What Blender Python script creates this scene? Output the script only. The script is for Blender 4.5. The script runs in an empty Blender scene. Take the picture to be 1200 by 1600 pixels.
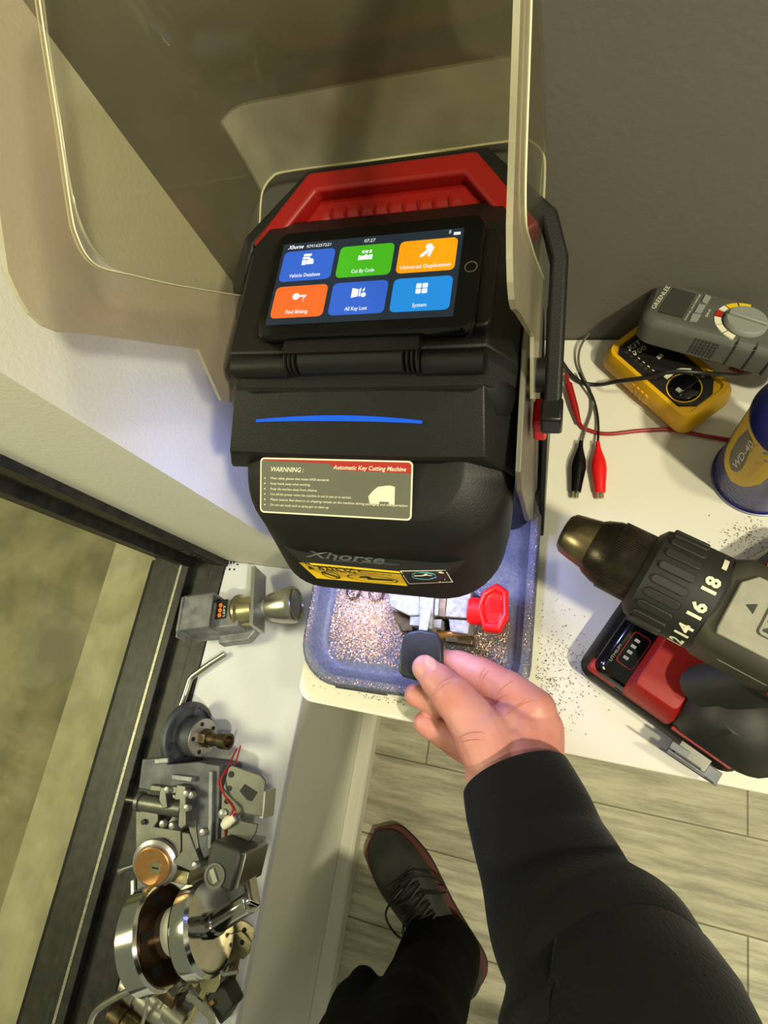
import bpy, bmesh, math, random
from mathutils import Vector, Matrix
random.seed(7)
C = bpy.context.scene.collection
V = Vector
# ------------------------------------------------------------------ camera
F = 900.0
CAM = V((0, 0, .6))                    # 0.6 m above the table top (z = 0)
CR = V((0.94826436, 0.17273238, -0.26637985))    # right
CD = V((0.08324727, -0.94496276, -0.31640996))   # down in the picture
CF = V((-0.30637328, 0.2778649, -0.91045401))    # viewing direction
cd = bpy.data.cameras.new('camera'); cam = bpy.data.objects.new('camera', cd); C.objects.link(cam)
cd.sensor_fit = 'VERTICAL'; cd.sensor_height = 36; cd.lens = F*36/1600; cd.clip_start = .01
R = Matrix((CR, -CD, -CF)).transposed().to_4x4()
cam.matrix_world = Matrix.Translation(CAM) @ R
bpy.context.scene.camera = cam
vs = bpy.context.scene.view_settings
vs.view_transform = 'Standard'; vs.look = 'None'; vs.gamma = 1; vs.use_curve_mapping = False; vs.exposure = 0.0
# ------------------------------------------------------------------ light
w = bpy.data.worlds.new('world'); bpy.context.scene.world = w; w.use_nodes = True
w.node_tree.nodes['Background'].inputs[0].default_value = (.80, .82, .62, 1)
w.node_tree.nodes['Background'].inputs[1].default_value = .40
def lamp(name, kind, loc, power, col, size=.1, target=None, spot=None, soft=None):
    l = bpy.data.lights.new(name, kind); o = bpy.data.objects.new(name, l); C.objects.link(o)
    l.energy = power; l.color = col; o.location = loc
    if kind == 'AREA': l.shape = 'DISK'; l.size = size
    else: l.shadow_soft_size = size
    if target is not None:
        o.rotation_euler = (V(target)-V(loc)).to_track_quat('-Z', 'Y').to_euler()
    if spot: l.spot_size = spot; l.spot_blend = .5
    return o
lamp('ceiling_downlight', 'AREA', (.95, -.50, 1.60), 30, (1, .93, .66), .10, (-.05, .1, 0))
lamp('ceiling_downlight_back', 'AREA', (.75, .0, 1.75), 10, (1, .93, .68), .12, (-.05, .1, 0))
lamp('outside_fill', 'AREA', (-1.7, -.3, 1.2), 34, (.97, .92, .68), .6, (-1.1, -.2, -.75))  # added fill lamp that brightens the concrete beyond the window
# ------------------------------------------------------------------ pixel helpers (turn a photo point at a known height / plane into a place)
def ray(px, py): return CR*((px-600)/F) + CD*((py-800)/F) + CF
def at(px, py, z):
    r = ray(px, py); return CAM + r*((z-CAM.z)/r.z)
def onp(px, py, p0, n):
    r = ray(px, py); return CAM + r*((V(p0)-CAM).dot(n)/r.dot(n))
MO = V((-.15, .15, 0)); MYAW = math.radians(1.8)
MM = Matrix.Translation(MO) @ Matrix.Rotation(MYAW, 4, 'Z'); MI = MM.inverted()
def atm(px, py, z): return MI @ at(px, py, z)
def onm(px, py, p0, n):
    n3 = (MM.to_3x3() @ V(n)); return MI @ onp(px, py, MM @ V(p0), n3)
# ------------------------------------------------------------------ materials
def lin(c):
    return tuple(((x/255)/12.92 if x/255 <= .04045 else ((x/255+.055)/1.055)**2.4) for x in c)
def mat(name, col, rough=.5, metal=0, var=0, scale=20, bump=0, bscale=200, emit=0, spec=None, col2=None, coat=0):
    m = bpy.data.materials.new(name); m.use_nodes = True; nt = m.node_tree; b = nt.nodes['Principled BSDF']
    c = lin(col); b.inputs['Base Color'].default_value = (*c, 1)
    b.inputs['Roughness'].default_value = rough; b.inputs['Metallic'].default_value = metal
    if spec is not None: b.inputs['Specular IOR Level'].default_value = spec
    if coat: b.inputs['Coat Weight'].default_value = coat; b.inputs['Coat Roughness'].default_value = .1
    tc = nt.nodes.new('ShaderNodeTexCoord')
    if var or col2:
        n = nt.nodes.new('ShaderNodeTexNoise'); n.inputs['Scale'].default_value = scale; n.inputs['Detail'].default_value = 6
        r = nt.nodes.new('ShaderNodeValToRGB')
        nt.links.new(tc.outputs['Object'], n.inputs['Vector']); nt.links.new(n.outputs['Fac'], r.inputs[0])
        r.color_ramp.elements[0].position = .35; r.color_ramp.elements[1].position = .65
        c2 = lin(col2) if col2 else tuple(x*(1-var) for x in c)
        r.color_ramp.elements[0].color = (*c2, 1); r.color_ramp.elements[1].color = (*c, 1)
        nt.links.new(r.outputs[0], b.inputs['Base Color'])
    if bump:
        n = nt.nodes.new('ShaderNodeTexNoise'); n.inputs['Scale'].default_value = bscale; n.inputs['Detail'].default_value = 4
        bp = nt.nodes.new('ShaderNodeBump'); bp.inputs['Strength'].default_value = bump; bp.inputs['Distance'].default_value = .001
        nt.links.new(tc.outputs['Object'], n.inputs['Vector']); nt.links.new(n.outputs['Fac'], bp.inputs['Height'])
        nt.links.new(bp.outputs[0], b.inputs['Normal'])
    if emit:
        b.inputs['Emission Color'].default_value = (*c, 1); b.inputs['Emission Strength'].default_value = emit
        b.inputs['Base Color'].default_value = (*[x*.2 for x in c], 1)
    return m
def clear(name, tint, gloss, haze=0, hcol=(200, 195, 170), grough=.03):
    """thin clear sheet: tinted transparency + Fresnel mirror + a little milky haze"""
    m = bpy.data.materials.new(name); m.use_nodes = True; nt = m.node_tree; N = nt.nodes; L = nt.links
    N.remove(N['Principled BSDF']); out = N['Material Output']
    t = N.new('ShaderNodeBsdfTransparent'); t.inputs[0].default_value = (*lin(tint), 1)
    g = N.new('ShaderNodeBsdfGlossy'); g.inputs['Roughness'].default_value = grough
    fr = N.new('ShaderNodeLayerWeight'); fr.inputs[0].default_value = .5
    pw = N.new('ShaderNodeMath'); pw.operation = 'POWER'; pw.inputs[1].default_value = 4.5; L.new(fr.outputs['Facing'], pw.inputs[0])
    mu = N.new('ShaderNodeMath'); mu.operation = 'MULTIPLY_ADD'; mu.inputs[1].default_value = .55*gloss; mu.inputs[2].default_value = .03*gloss
    mx = N.new('ShaderNodeMixShader'); L.new(pw.outputs[0], mu.inputs[0]); L.new(mu.outputs[0], mx.inputs[0])
    d = N.new('ShaderNodeBsdfDiffuse'); d.inputs[0].default_value = (*lin(hcol), 1)
    mh = N.new('ShaderNodeMixShader')
    tc = N.new('ShaderNodeTexCoord'); no = N.new('ShaderNodeTexNoise'); no.inputs['Scale'].default_value = 14; no.inputs['Detail'].default_value = 8
    ml = N.new('ShaderNodeMath'); ml.operation = 'MULTIPLY'; ml.inputs[1].default_value = haze*2
    L.new(tc.outputs['Object'], no.inputs['Vector']); L.new(no.outputs['Fac'], ml.inputs[0]); L.new(ml.outputs[0], mh.inputs[0])
    L.new(t.outputs[0], mh.inputs[1]); L.new(d.outputs[0], mh.inputs[2])
    L.new(mh.outputs[0], mx.inputs[1]); L.new(g.outputs[0], mx.inputs[2]); L.new(mx.outputs[0], out.inputs[0])
    return m
M = {}
M['white_paint'] = mat('white_paint', (226, 223, 206), .7, var=.04, scale=6, bump=.5, bscale=260)
M['reveal'] = mat('reveal', (226, 223, 206), .6, var=.03, scale=6)
M['gray_paint'] = mat('gray_paint', (104, 101, 90), .75, var=.08, scale=3, bump=.3, bscale=200)
M['table'] = mat('table', (226, 222, 205), .45, var=.03, scale=5)
M['sill'] = mat('sill', (218, 218, 222), .5, var=.10, scale=9)
M['low_wall'] = mat('low_wall', (236, 234, 218), .7, var=.05, scale=5)
M['base_white'] = mat('base_white', (232, 228, 208), .5, var=.06, scale=8)
M['frame_black'] = mat('frame_black', (12, 12, 12), .6, 0, spec=.25, col2=(8, 8, 8), scale=30, bump=.1, bscale=300)
M['frame_worn'] = mat('frame_worn', (22, 21, 20), .5, .2, col2=(46, 43, 38), scale=60)
M['bead'] = mat('bead', (170, 165, 145), .4, .3, var=.5, scale=500)
M['concrete'] = mat('concrete', (150, 142, 112), .9, col2=(112, 105, 80), scale=7, bump=.3, bscale=60)
M['kerb'] = mat('kerb', (188, 180, 150), .9, col2=(165, 157, 130), scale=12, bump=.2, bscale=80)
M['black_plastic'] = mat('black_plastic', (19, 18, 17), .5, spec=.4, var=.15, scale=40, bump=.25, bscale=900)
M['satin_black'] = mat('satin_black', (16, 15, 14), .38, bump=.1, bscale=900)
M['deep_black'] = mat('deep_black', (12, 12, 12), .6)
M['gloss_black'] = mat('gloss_black', (8, 8, 9), .12)
M['red_plastic'] = mat('red_plastic', (150, 17, 13), .45, var=.08, scale=30)
M['red_bright'] = mat('red_bright', (225, 20, 22), .35)
M['metal_plate'] = mat('metal_plate', (120, 116, 104), .45, .5, var=.15, scale=20)
M['steel'] = mat('steel', (176, 174, 168), .36, .75, var=.15, scale=40)
M['clamp_steel'] = mat('clamp_steel', (166, 164, 162), .5, .2, col2=(134, 132, 130), scale=200)
M['cast'] = mat('cast', (150, 150, 150), .5, .5, col2=(120, 121, 123), scale=60, bump=.2, bscale=400)
M['cast_dark'] = mat('cast_dark', (92, 94, 98), .5, .5, col2=(66, 68, 74), scale=40, bump=.2, bscale=400)
M['zinc'] = mat('zinc', (112, 111, 104), .42, .7, var=.25, scale=40)
M['chrome'] = mat('chrome', (205, 203, 198), .14, 1, var=.1, scale=30)
M['brushed'] = mat('brushed', (190, 186, 172), .28, .95, var=.15, scale=60)
M['nickel'] = mat('nickel', (196, 186, 146), .25, .9, var=.2, scale=60)
M['bronze'] = mat('bronze', (104, 90, 66), .35, .8, col2=(70, 56, 38), scale=80)
M['brass'] = mat('brass', (166, 122, 72), .38, .6, var=.15, scale=100)
M['dark_bronze'] = mat('dark_bronze', (62, 40, 22), .25, .7)
M['glass'] = clear('glass', (236, 238, 226), 1.0, .02, (150, 145, 120))
M['hood'] = clear('hood', (242, 240, 230), .7, .045, (190, 184, 165), .06)
M['hood_edge_glint'] = mat('hood_edge_glint', (232, 228, 196), .25, 0, coat=.5)  # cream colour stands in for light caught by the polished edges
M['hood_back_gleam'] = clear('hood_back_gleam', (240, 238, 226), .8, .25, (206, 202, 176), .08)  # bright reflection in the back sheet, put into the haze colour
M['rim'] = clear('rim', (235, 232, 215), 1.0, .38, (225, 220, 190), .1)  # cream haze paints the bright look of the cut edges
M['frost'] = clear('frost', (236, 230, 218), .9, .27, (190, 178, 158), .2)
M['frost_right'] = clear('frost_right', (230, 224, 210), .9, .34, (196, 186, 158), .2)
M['screen'] = mat('screen', (38, 50, 60), .2, emit=.75)
M['white_glow'] = mat('white_glow', (235, 240, 245), .3, emit=.95)
M['t_blue'] = mat('t_blue', (52, 100, 205), .3, emit=.9)
M['t_green'] = mat('t_green', (70, 178, 30), .3, emit=.95)
M['t_orange'] = mat('t_orange', (246, 160, 16), .3, emit=.98)
M['t_red'] = mat('t_red', (240, 104, 40), .3, emit=.98)
M['t_cyan'] = mat('t_cyan', (32, 140, 222), .3, emit=.95)
M['bar_blue'] = mat('bar_blue', (18, 92, 214), .3, emit=1.0)
M['led'] = mat('led', (215, 225, 255), .3, emit=6)
M['label_grey'] = mat('label_grey', (98, 98, 84), .5)
M['label_white'] = mat('label_white', (226, 222, 196), .5)
M['label_red'] = mat('label_red', (168, 36, 26), .5)
M['label_yellow'] = mat('label_yellow', (232, 190, 20), .5)
M['label_black'] = mat('label_black', (22, 20, 16), .5)
M['label_cyan'] = mat('label_cyan', (90, 160, 180), .5)
M['logo_grey'] = mat('logo_grey', (92, 92, 94), .35, .3)
M['yellow'] = mat('yellow', (232, 178, 8), .5, var=.18, scale=18, bump=.1)
M['meter_grey'] = mat('meter_grey', (84, 85, 77), .6, var=.15, scale=30, bump=.2, bscale=500)
M['meter_dark'] = mat('meter_dark', (56, 57, 50), .35)
M['dial_grey'] = mat('dial_grey', (136, 140, 132), .5)
M['key_black'] = mat('key_black', (27, 29, 34), .42, bump=.1, bscale=900)
M['can_blue'] = mat('can_blue', (36, 40, 128), .3, .2, col2=(28, 30, 92), scale=40)
M['can_worn'] = mat('can_worn', (130, 130, 150), .4, .6)
M['chuck'] = mat('chuck', (66, 58, 46), .32, .75, col2=(38, 33, 27), scale=60, bump=.2, bscale=300)
M['chuck_nose'] = mat('chuck_nose', (132, 118, 92), .3, .85, col2=(84, 74, 56), scale=50)
M['worn_patch'] = mat('worn_patch', (150, 132, 100), .4, .7, col2=(96, 82, 60), scale=200)
M['drill_grey'] = mat('drill_grey', (150, 147, 132), .55, var=.15, scale=90, bump=.1)
M['drill_mid'] = mat('drill_mid', (66, 64, 56), .55, .2)
M['rubber'] = mat('rubber', (34, 34, 30), .55)
M['cable_black'] = mat('cable_black', (26, 26, 24), .4)
M['cable_red'] = mat('cable_red', (150, 16, 18), .4)
M['cable_grey'] = mat('cable_grey', (96, 94, 84), .4)
M['orange'] = mat('orange', (236, 130, 30), .5)
M['trousers'] = mat('trousers', (9, 9, 9), .95, spec=.1, bump=.4, bscale=500)
M['shoe'] = mat('shoe', (52, 52, 46), .6, col2=(34, 34, 31), scale=25, bump=.2, bscale=150)
M['shoe_edge'] = mat('shoe_edge', (84, 34, 25), .6)
M['shoe_sole'] = mat('shoe_sole', (24, 18, 16), .7)
M['keypad'] = mat('keypad', (44, 44, 40), .5)
# tray material: dark plastic that the lamp lights
M['tray'] = mat('tray', (104, 106, 118), .38, col2=(84, 87, 98), scale=300, bump=.4, bscale=700)
M['tray_dark'] = mat('tray_dark', (52, 54, 60), .45, bump=.2, bscale=900)
M['shaving'] = mat('shaving', (206, 172, 148), .4, .55)
M['dust'] = mat('dust', (110, 100, 70), .5, .3)
# skin
def skin_mat():
    m = mat('skin', (214, 150, 140), .46, col2=(202, 130, 118), scale=30, bump=.25, bscale=350)
    b = m.node_tree.nodes['Principled BSDF']
    b.inputs['Subsurface Weight'].default_value = .12; b.inputs['Subsurface Radius'].default_value = (.012, .004, .002)
    b.inputs['Subsurface Scale'].default_value = .5
    return m
M['skin'] = skin_mat()
M['nail'] = mat('nail', (232, 172, 150), .28, coat=.3)
M['crease'] = mat('crease', (190, 120, 106), .6)
def knit():
    m = mat('knit', (12, 12, 12), .95, spec=.15); nt = m.node_tree; b = nt.nodes['Principled BSDF']
    b.inputs['Sheen Weight'].default_value = .08
    n = nt.nodes.new('ShaderNodeTexNoise'); n.inputs['Scale'].default_value = 420
    bp = nt.nodes.new('ShaderNodeBump'); bp.inputs['Strength'].default_value = .5; bp.inputs['Distance'].default_value = .001
    tc = nt.nodes.new('ShaderNodeTexCoord'); nt.links.new(tc.outputs['Object'], n.inputs['Vector'])
    nt.links.new(n.outputs['Fac'], bp.inputs['Height']); nt.links.new(bp.outputs[0], b.inputs['Normal'])
    return m
M['knit'] = knit()
def planks():
    """wood-look floor planks: brick pattern + long grain"""
    m = bpy.data.materials.new('wood_tile'); m.use_nodes = True; nt = m.node_tree; N = nt.nodes; L = nt.links
    b = N['Principled BSDF']; b.inputs['Roughness'].default_value = .55
    tc = N.new('ShaderNodeTexCoord'); mp = N.new('ShaderNodeMapping'); L.new(tc.outputs['Object'], mp.inputs[0])
    mp.inputs['Location'].default_value = (.5545, .154, 0)
    br = N.new('ShaderNodeTexBrick'); L.new(mp.outputs[0], br.inputs['Vector'])
    br.inputs['Scale'].default_value = 1; br.inputs['Brick Width'].default_value = .609; br.inputs['Row Height'].default_value = .159
    br.inputs['Mortar Size'].default_value = .0018; br.inputs['Mortar Smooth'].default_value = .2; br.inputs['Bias'].default_value = 0
    br.inputs['Color1'].default_value = (*lin((190, 183, 156)), 1); br.inputs['Color2'].default_value = (*lin((216, 210, 182)), 1)
    br.inputs['Mortar'].default_value = (*lin((126, 118, 92)), 1)
    m2 = N.new('ShaderNodeMapping'); L.new(tc.outputs['Object'], m2.inputs[0]); m2.inputs['Scale'].default_value = (3, 26, 1)
    no = N.new('ShaderNodeTexNoise'); no.inputs['Scale'].default_value = 2.2; no.inputs['Detail'].default_value = 10; no.inputs['Roughness'].default_value = .7
    L.new(m2.outputs[0], no.inputs['Vector'])
    rp = N.new('ShaderNodeValToRGB'); L.new(no.outputs['Fac'], rp.inputs[0])
    rp.color_ramp.elements[0].position = .38; rp.color_ramp.elements[0].color = (.52, .52, .50, 1)
    rp.color_ramp.elements[1].position = .6; rp.color_ramp.elements[1].color = (1, 1, 1, 1)
    mx = N.new('ShaderNodeMixRGB'); mx.blend_type = 'MULTIPLY'; mx.inputs[0].default_value = .95
    L.new(br.outputs['Color'], mx.inputs[1]); L.new(rp.outputs[0], mx.inputs[2]); L.new(mx.outputs[0], b.inputs['Base Color'])
    bp = N.new('ShaderNodeBump'); bp.inputs['Strength'].default_value = .3; bp.inputs['Distance'].default_value = .002
    L.new(no.outputs['Fac'], bp.inputs['Height']); L.new(bp.outputs[0], b.inputs['Normal'])
    return m
M['floor'] = planks()
# ------------------------------------------------------------------ mesh helpers
class T:                       # the frame in which world coordinates are turned into a thing's local ones
    pass
def tag(o, label=None, cat=None, group=None, kind=None):
    if label: o['label'] = label
    if cat: o['category'] = cat
    if group: o['group'] = group
    if kind: o['kind'] = kind
    return o
def thing(name, label, cat, loc=(0, 0, 0), rz=0, group=None):
    o = bpy.data.objects.new(name, None); C.objects.link(o); o.empty_display_size = .02
    o.location = loc; o.rotation_euler = (0, 0, rz); tag(o, label, cat, group)
    o['_m'] = 1
    return o
def wm(o): return Matrix.Translation(o.location) @ o.rotation_euler.to_matrix().to_4x4()
def root(o):
    while o.parent: o = o.parent
    return o
def obj(name, bm, m, parent=None, world=True, smooth=False, bevel=0, bseg=2, autos=None):
    """link bm as ONE mesh object; world=True: bm is in world coordinates"""
    bmesh.ops.remove_doubles(bm, verts=bm.verts, dist=1e-6)
    bmesh.ops.recalc_face_normals(bm, faces=bm.faces)
    me = bpy.data.meshes.new(name); bm.to_mesh(me); bm.free()
    o = bpy.data.objects.new(name, me); C.objects.link(o)
    for mm in (m if isinstance(m, (list, tuple)) else [m]): me.materials.append(M[mm] if isinstance(mm, str) else mm)
    if parent:
        if world: me.transform(wm(root(parent)).inverted())
        o.parent = parent
    if smooth or autos:
        for p in me.polygons: p.use_smooth = True
        try: me.set_sharp_from_angle(angle=math.radians(autos or 40))
        except Exception: pass
    if bevel:
        b = o.modifiers.new('b', 'BEVEL'); b.width = bevel; b.segments = bseg; b.limit_method = 'ANGLE'; b.angle_limit = math.radians(35)
        for p in me.polygons: p.use_smooth = True
        try: me.set_sharp_from_angle(angle=math.radians(24))
        except Exception: pass
    return o
def nb(): return bmesh.new()
def pieces(name, bm, m, parent=None, world=True, **k):
    """every separate solid in bm becomes a part of its own"""
    bmesh.ops.remove_doubles(bm, verts=bm.verts, dist=1e-6)
    seen = set(); out = []
    for v0 in bm.verts:
        if v0 in seen: continue
        st = [v0]; seen.add(v0); grp = []
        while st:
            v1 = st.pop(); grp.append(v1)
            for e in v1.link_edges:
                v2 = e.other_vert(v1)
                if v2 not in seen: seen.add(v2); st.append(v2)
        nbm = bmesh.new(); mp = {v1: nbm.verts.new(v1.co) for v1 in grp}
        for f in {f for v1 in grp for f in v1.link_faces}:
            try: nbm.faces.new([mp[v1] for v1 in f.verts])
            except ValueError: pass
        out.append(obj(name, nbm, m, parent, world, **k))
    bm.free(); return out[0]
def frame(o, x, y=None, z=None):
    """matrix with origin o, x axis x, and y (or z) as a hint"""
    x = V(x).normalized()
    if z is not None:
        z = V(z); z = (z - x*z.dot(x)).normalized(); y = z.cross(x)
    else:
        y = V(y); y = (y - x*y.dot(x)).normalized(); z = x.cross(y)
    m = Matrix((x, y, z)).transposed().to_4x4(); m.translation = V(o); return m
I4 = Matrix.Identity(4)
def box(bm, c, s, m=I4):
    c = V(c); s = V(s)/2
    vs_ = [bm.verts.new(m @ V((c.x+i*s.x, c.y+j*s.y, c.z+k*s.z))) for i in (-1, 1) for j in (-1, 1) for k in (-1, 1)]
    for f in ((0, 1, 3, 2), (4, 6, 7, 5), (0, 4, 5, 1), (2, 3, 7, 6), (0, 2, 6, 4), (1, 5, 7, 3)): bm.faces.new([vs_[i] for i in f])
    return vs_
def loft(bm, loops, cap0=True, cap1=True, closed=True, m=I4):
    rows = [[bm.verts.new(m @ V(p)) for p in lp] for lp in loops]
    n = len(rows[0])
    for a, b in zip(rows, rows[1:]):
        for i in range(n if closed else n-1):
            j = (i+1) % n
            bm.faces.new((a[i], a[j], b[j], b[i]))
    if cap0: bm.faces.new(rows[0][::-1])
    if cap1: bm.faces.new(rows[-1])
    return rows
def prism(bm, pts, z0, z1, m=I4):
    return loft(bm, [[(p[0], p[1], z0) for p in pts], [(p[0], p[1], z1) for p in pts]], m=m)
def rr(cx, cy, hw, hh, r, n=6, z=None):
    """rounded rectangle outline; r may be 4 values: ++ -+ -- +-"""
    rs = r if isinstance(r, (list, tuple)) else [r]*4; out = []
    for k, (sx, sy) in enumerate(((1, 1), (-1, 1), (-1, -1), (1, -1))):
        q = max(rs[k], 1e-5)
        for i in range(n+1):
            a = (k + i/n)*math.pi/2
            p = (cx+sx*(hw-q)+q*math.cos(a), cy+sy*(hh-q)+q*math.sin(a))
            out.append(p if z is None else (*p, z(p[0], p[1]) if callable(z) else z))
    return out
def circ(r, n=24, z=0, cx=0, cy=0, ph=0): return [(cx+r*math.cos(ph+2*math.pi*i/n), cy+r*math.sin(ph+2*math.pi*i/n), z) for i in range(n)]
def lathe(bm, prof, m=I4, n=32, cap0=True, cap1=True):
    """prof: (radius, z) along local z"""
    return loft(bm, [circ(max(r, 1e-4), n, z) for r, z in prof], cap0, cap1, m=m)
def cylz(o, d):
    """matrix whose z axis runs along d"""
    d = V(d).normalized(); h = V((0, 0, 1)) if abs(d.z) < .9 else V((1, 0, 0))
    x = h.cross(d).normalized(); y = d.cross(x)
    m = Matrix((x, y, d)).transposed().to_4x4(); m.translation = V(o); return m
def spline(pts, n=8):
    pts = [V(p) for p in pts]; out = []
    for i in range(len(pts)-1):
        p0 = pts[max(i-1, 0)]; p1 = pts[i]; p2 = pts[i+1]; p3 = pts[min(i+2, len(pts)-1)]
        for k in range(n):
            t = k/n
            out.append(.5*((2*p1)+(p2-p0)*t+(2*p0-5*p1+4*p2-p3)*t*t+(3*p1-p0-3*p2+p3)*t**3))
    out.append(pts[-1]); return out
def tube(bm, pts, r, n=10, m=I4, flat=1.0):
    pts = [m @ V(p) for p in pts]; rs = r if isinstance(r, (list, tuple)) else [r]*len(pts)
    loops = []; up = None
    for i, p in enumerate(pts):
        d = (pts[min(i+1, len(pts)-1)]-pts[max(i-1, 0)]).normalized()
        if up is None:
            h = V((0, 0, 1)) if abs(d.z) < .9 else V((1, 0, 0)); up = (h-d*h.dot(d)).normalized()
        else: up = (up-d*up.dot(d)).normalized()
        s = d.cross(up)
        loops.append([p+(s*math.cos(a)+up*math.sin(a)*flat)*rs[i] for a in [2*math.pi*k/n for k in range(n)]])
    loft(bm, loops)
def tbm(bm, items, m):
    """lettering: items (text, x, y, height, width or None, shear) in the plane of m"""
    for it in items:
        s, x, y, h = it[:4]; wd = it[4] if len(it) > 4 else None; sh = it[5] if len(it) > 5 else 0
        cu = bpy.data.curves.new('t', 'FONT'); cu.body = s; cu.size = 1; cu.extrude = 0; cu.shear = sh; cu.resolution_u = 2
        if len(it) > 6: cu.offset = it[6]
        o = bpy.data.objects.new('t', cu)
        me = bpy.data.meshes.new_from_object(o)
        xs = [v.co.x for v in me.vertices]; x0, x1 = min(xs), max(xs)
        sy = h/.72; sx = (wd/(x1-x0)) if wd else sy
        off = len(bm.verts)
        vv = [bm.verts.new(m @ V((x+(v.co.x-x0)*sx, y+v.co.y*sy, 0))) for v in me.vertices]
        for p in me.polygons:
            try: bm.faces.new([vv[i] for i in p.vertices])
            except ValueError: pass
        bpy.data.objects.remove(o); bpy.data.curves.remove(cu); bpy.data.meshes.remove(me)
def txt(name, items, m, mt, parent, world=True):
    bm = nb(); tbm(bm, items, m)
    me = bpy.data.meshes.new(name); 
    for f in bm.faces: f.normal_update()
    bm.to_mesh(me); bm.free(); o = bpy.data.objects.new(name, me); C.objects.link(o); me.materials.append(M[mt])
    if parent:
        if world: me.transform(wm(root(parent)).inverted())
        o.parent = parent
    return o
def struct(name, bm, mt, **k): return tag(obj(name, bm, mt, None, **k), kind='structure')
def quad(bm, pts): bm.faces.new([bm.verts.new(V(p)) for p in pts])
# ================================================================== SETTING
YB = .412; XW = -.398; YN = .163; ZS = -.33; ZF = -.73; XF = -.60; XG = -.688
bm = nb(); box(bm, (.8, YB+.05, .5), (2.6, .1, 2.5)); struct('wall_back', bm, 'gray_paint')
# left wall with its window niche (pier beside the niche, kept thick)
bm = nb(); box(bm, (XW-.165, (YN+YB+.1)/2, .5), (.33, YB+.1-YN, 2.5)); struct('wall_left', bm, ['white_paint'])
# low wall under the sill
bm = nb(); box(bm, (XW-.10, -1.0, (ZF+ZS-.02)/2), (.2, 2.33, ZS-.02-ZF)); struct('wall_low', bm, 'low_wall')
bm = nb(); box(bm, ((XW+XF)/2+.0015, -1.0, ZS-.01), (XF*-1+XW+.003, 2.325, .02)); struct('trim_1', bm, 'sill', bevel=.002)
bm = nb(); prism(bm, [(XW, ZF), (XW+.032, ZF), (XW+.032, ZF+.035), (XW+.026, ZF+.042), (XW, ZF+.042)], -2.1, .16,
                 Matrix(((1, 0, 0, 0), (0, 0, 1, 0), (0, 1, 0, 0), (0, 0, 0, 1))))
struct('baseboard_left', bm, 'base_white', bevel=.002)
bm = nb(); box(bm, (.8, -.75, ZF-.02), (2.6, 2.6, .04)); struct('floor', bm, 'floor')
bm = nb(); box(bm, (.8, YB-.008, ZF+.03), (2.4, .016, .06)); struct('baseboard_back', bm, 'base_white')
# window: frame, bead, pane
bm = nb()
for x0, x1, z0, z1 in ((XF-.03, XF+.0, ZS-.02, ZS+.002), (XF-.075, XF-.03, ZS-.02, ZS-.012), (XG-.02, XF-.075, ZS-.02, ZS+.004),
                       (XG-.075, XG-.02, ZS-.02, ZS-.006)):
    box(bm, ((x0+x1)/2, -1.0, (z0+z1)/2), (x1-x0, 2.32, z1-z0))
for x0, x1, y0, y1 in ((XF-.03, XF+.004, YN-.012, YN), (XF-.075, XF-.03, YN-.006, YN), (XG-.012, XF-.075, YN-.022, YN), (XG-.075, XG-.012, YN-.012, YN)):
    box(bm, ((x0+x1)/2, (y0+y1)/2, .5), (x1-x0, y1-y0, 1.70))
wf = struct('window_1', bm, 'frame_worn', bevel=.0012)
bm = nb(); box(bm, (XG-.004, -1.0, ZS-.0), (.005, 2.3, .010)); obj('glazing_bead', bm, 'bead', wf)
bm = nb(); box(bm, (XG-.014, -1.0, .48), (.006, 2.3, 1.64)); o = obj('pane', bm, 'glass', wf)
bm = nb()
for i in range(26):
    t = random.random(); box(bm, (XF-.01-random.random()*.02, YN-.0125, -.30+t*.5 if random.random() < .4 else -.30+t*.1), (.003+random.random()*.006, .0006, .002+random.random()*.01))
for i in range(30):
    a = at(345+random.gauss(6, 10), 876+random.gauss(4, 6), ZS+.001); box(bm, a, (.002+random.random()*.003, .002+random.random()*.003, .0006))
struct('trim_2', bm, 'frame_worn')
# outside ground and kerb
bm = nb(); box(bm, (-2.1, -.6, -.80), (3.2, 3.4, .10)); struct('trim_3', bm, 'concrete')
x1 = at(40, 1600, -.75).x; bm = nb(); box(bm, (-1.16, -.6, -.752), (.16, 3.4, .02)); struct('trim_4', bm, 'kerb')
bm = nb(); box(bm, (-1.0, -.6, -.55), (.20, 3.2, .40)); bm.free()
bm = nb(); box(bm, (XG-.075-.155, -.6, ZS-.16), (.31, 3.2, .02)); bm.free()
bm = nb(); box(bm, (XW-.245, -.95, -.56), (.09+.2, 2.2, .40)); struct('wall_outer', bm, 'frame_black')
# table
bm = nb(); loft(bm, [rr((1.55-.262)/2, (.410-.034)/2, (1.55+.262)/2, (.410+.034)/2, [.001, .001, .018, .001], z=z) for z in (-.022, 0)])
tb = thing('work_table', 'long white worktop with a rounded corner standing against the grey wall', 'table', (.6, .19, ZF))
obj('tabletop', bm, 'table', tb, bevel=.0015)
for x, y in ((-.22, .03), (-.22, .36), (1.45, .03), (1.45, .36)):
    bm = nb(); box(bm, (x+.01, y, (ZF-.022)/2), (.035, .035, -ZF-.022)); obj('leg', bm, 'base_white', tb, bevel=.002)
bm = nb(); box(bm, (.62, .20, -.05), (1.62, .30, .05)); obj('apron', bm, 'base_white', tb)
# ================================================================== KEY CUTTING MACHINE
km = thing('key_cutting_machine', 'large black automatic key cutting machine with red handle, touch screen and blue light bar', 'key cutting machine', MO, MYAW)
L = dict(parent=km, world=False)
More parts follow.
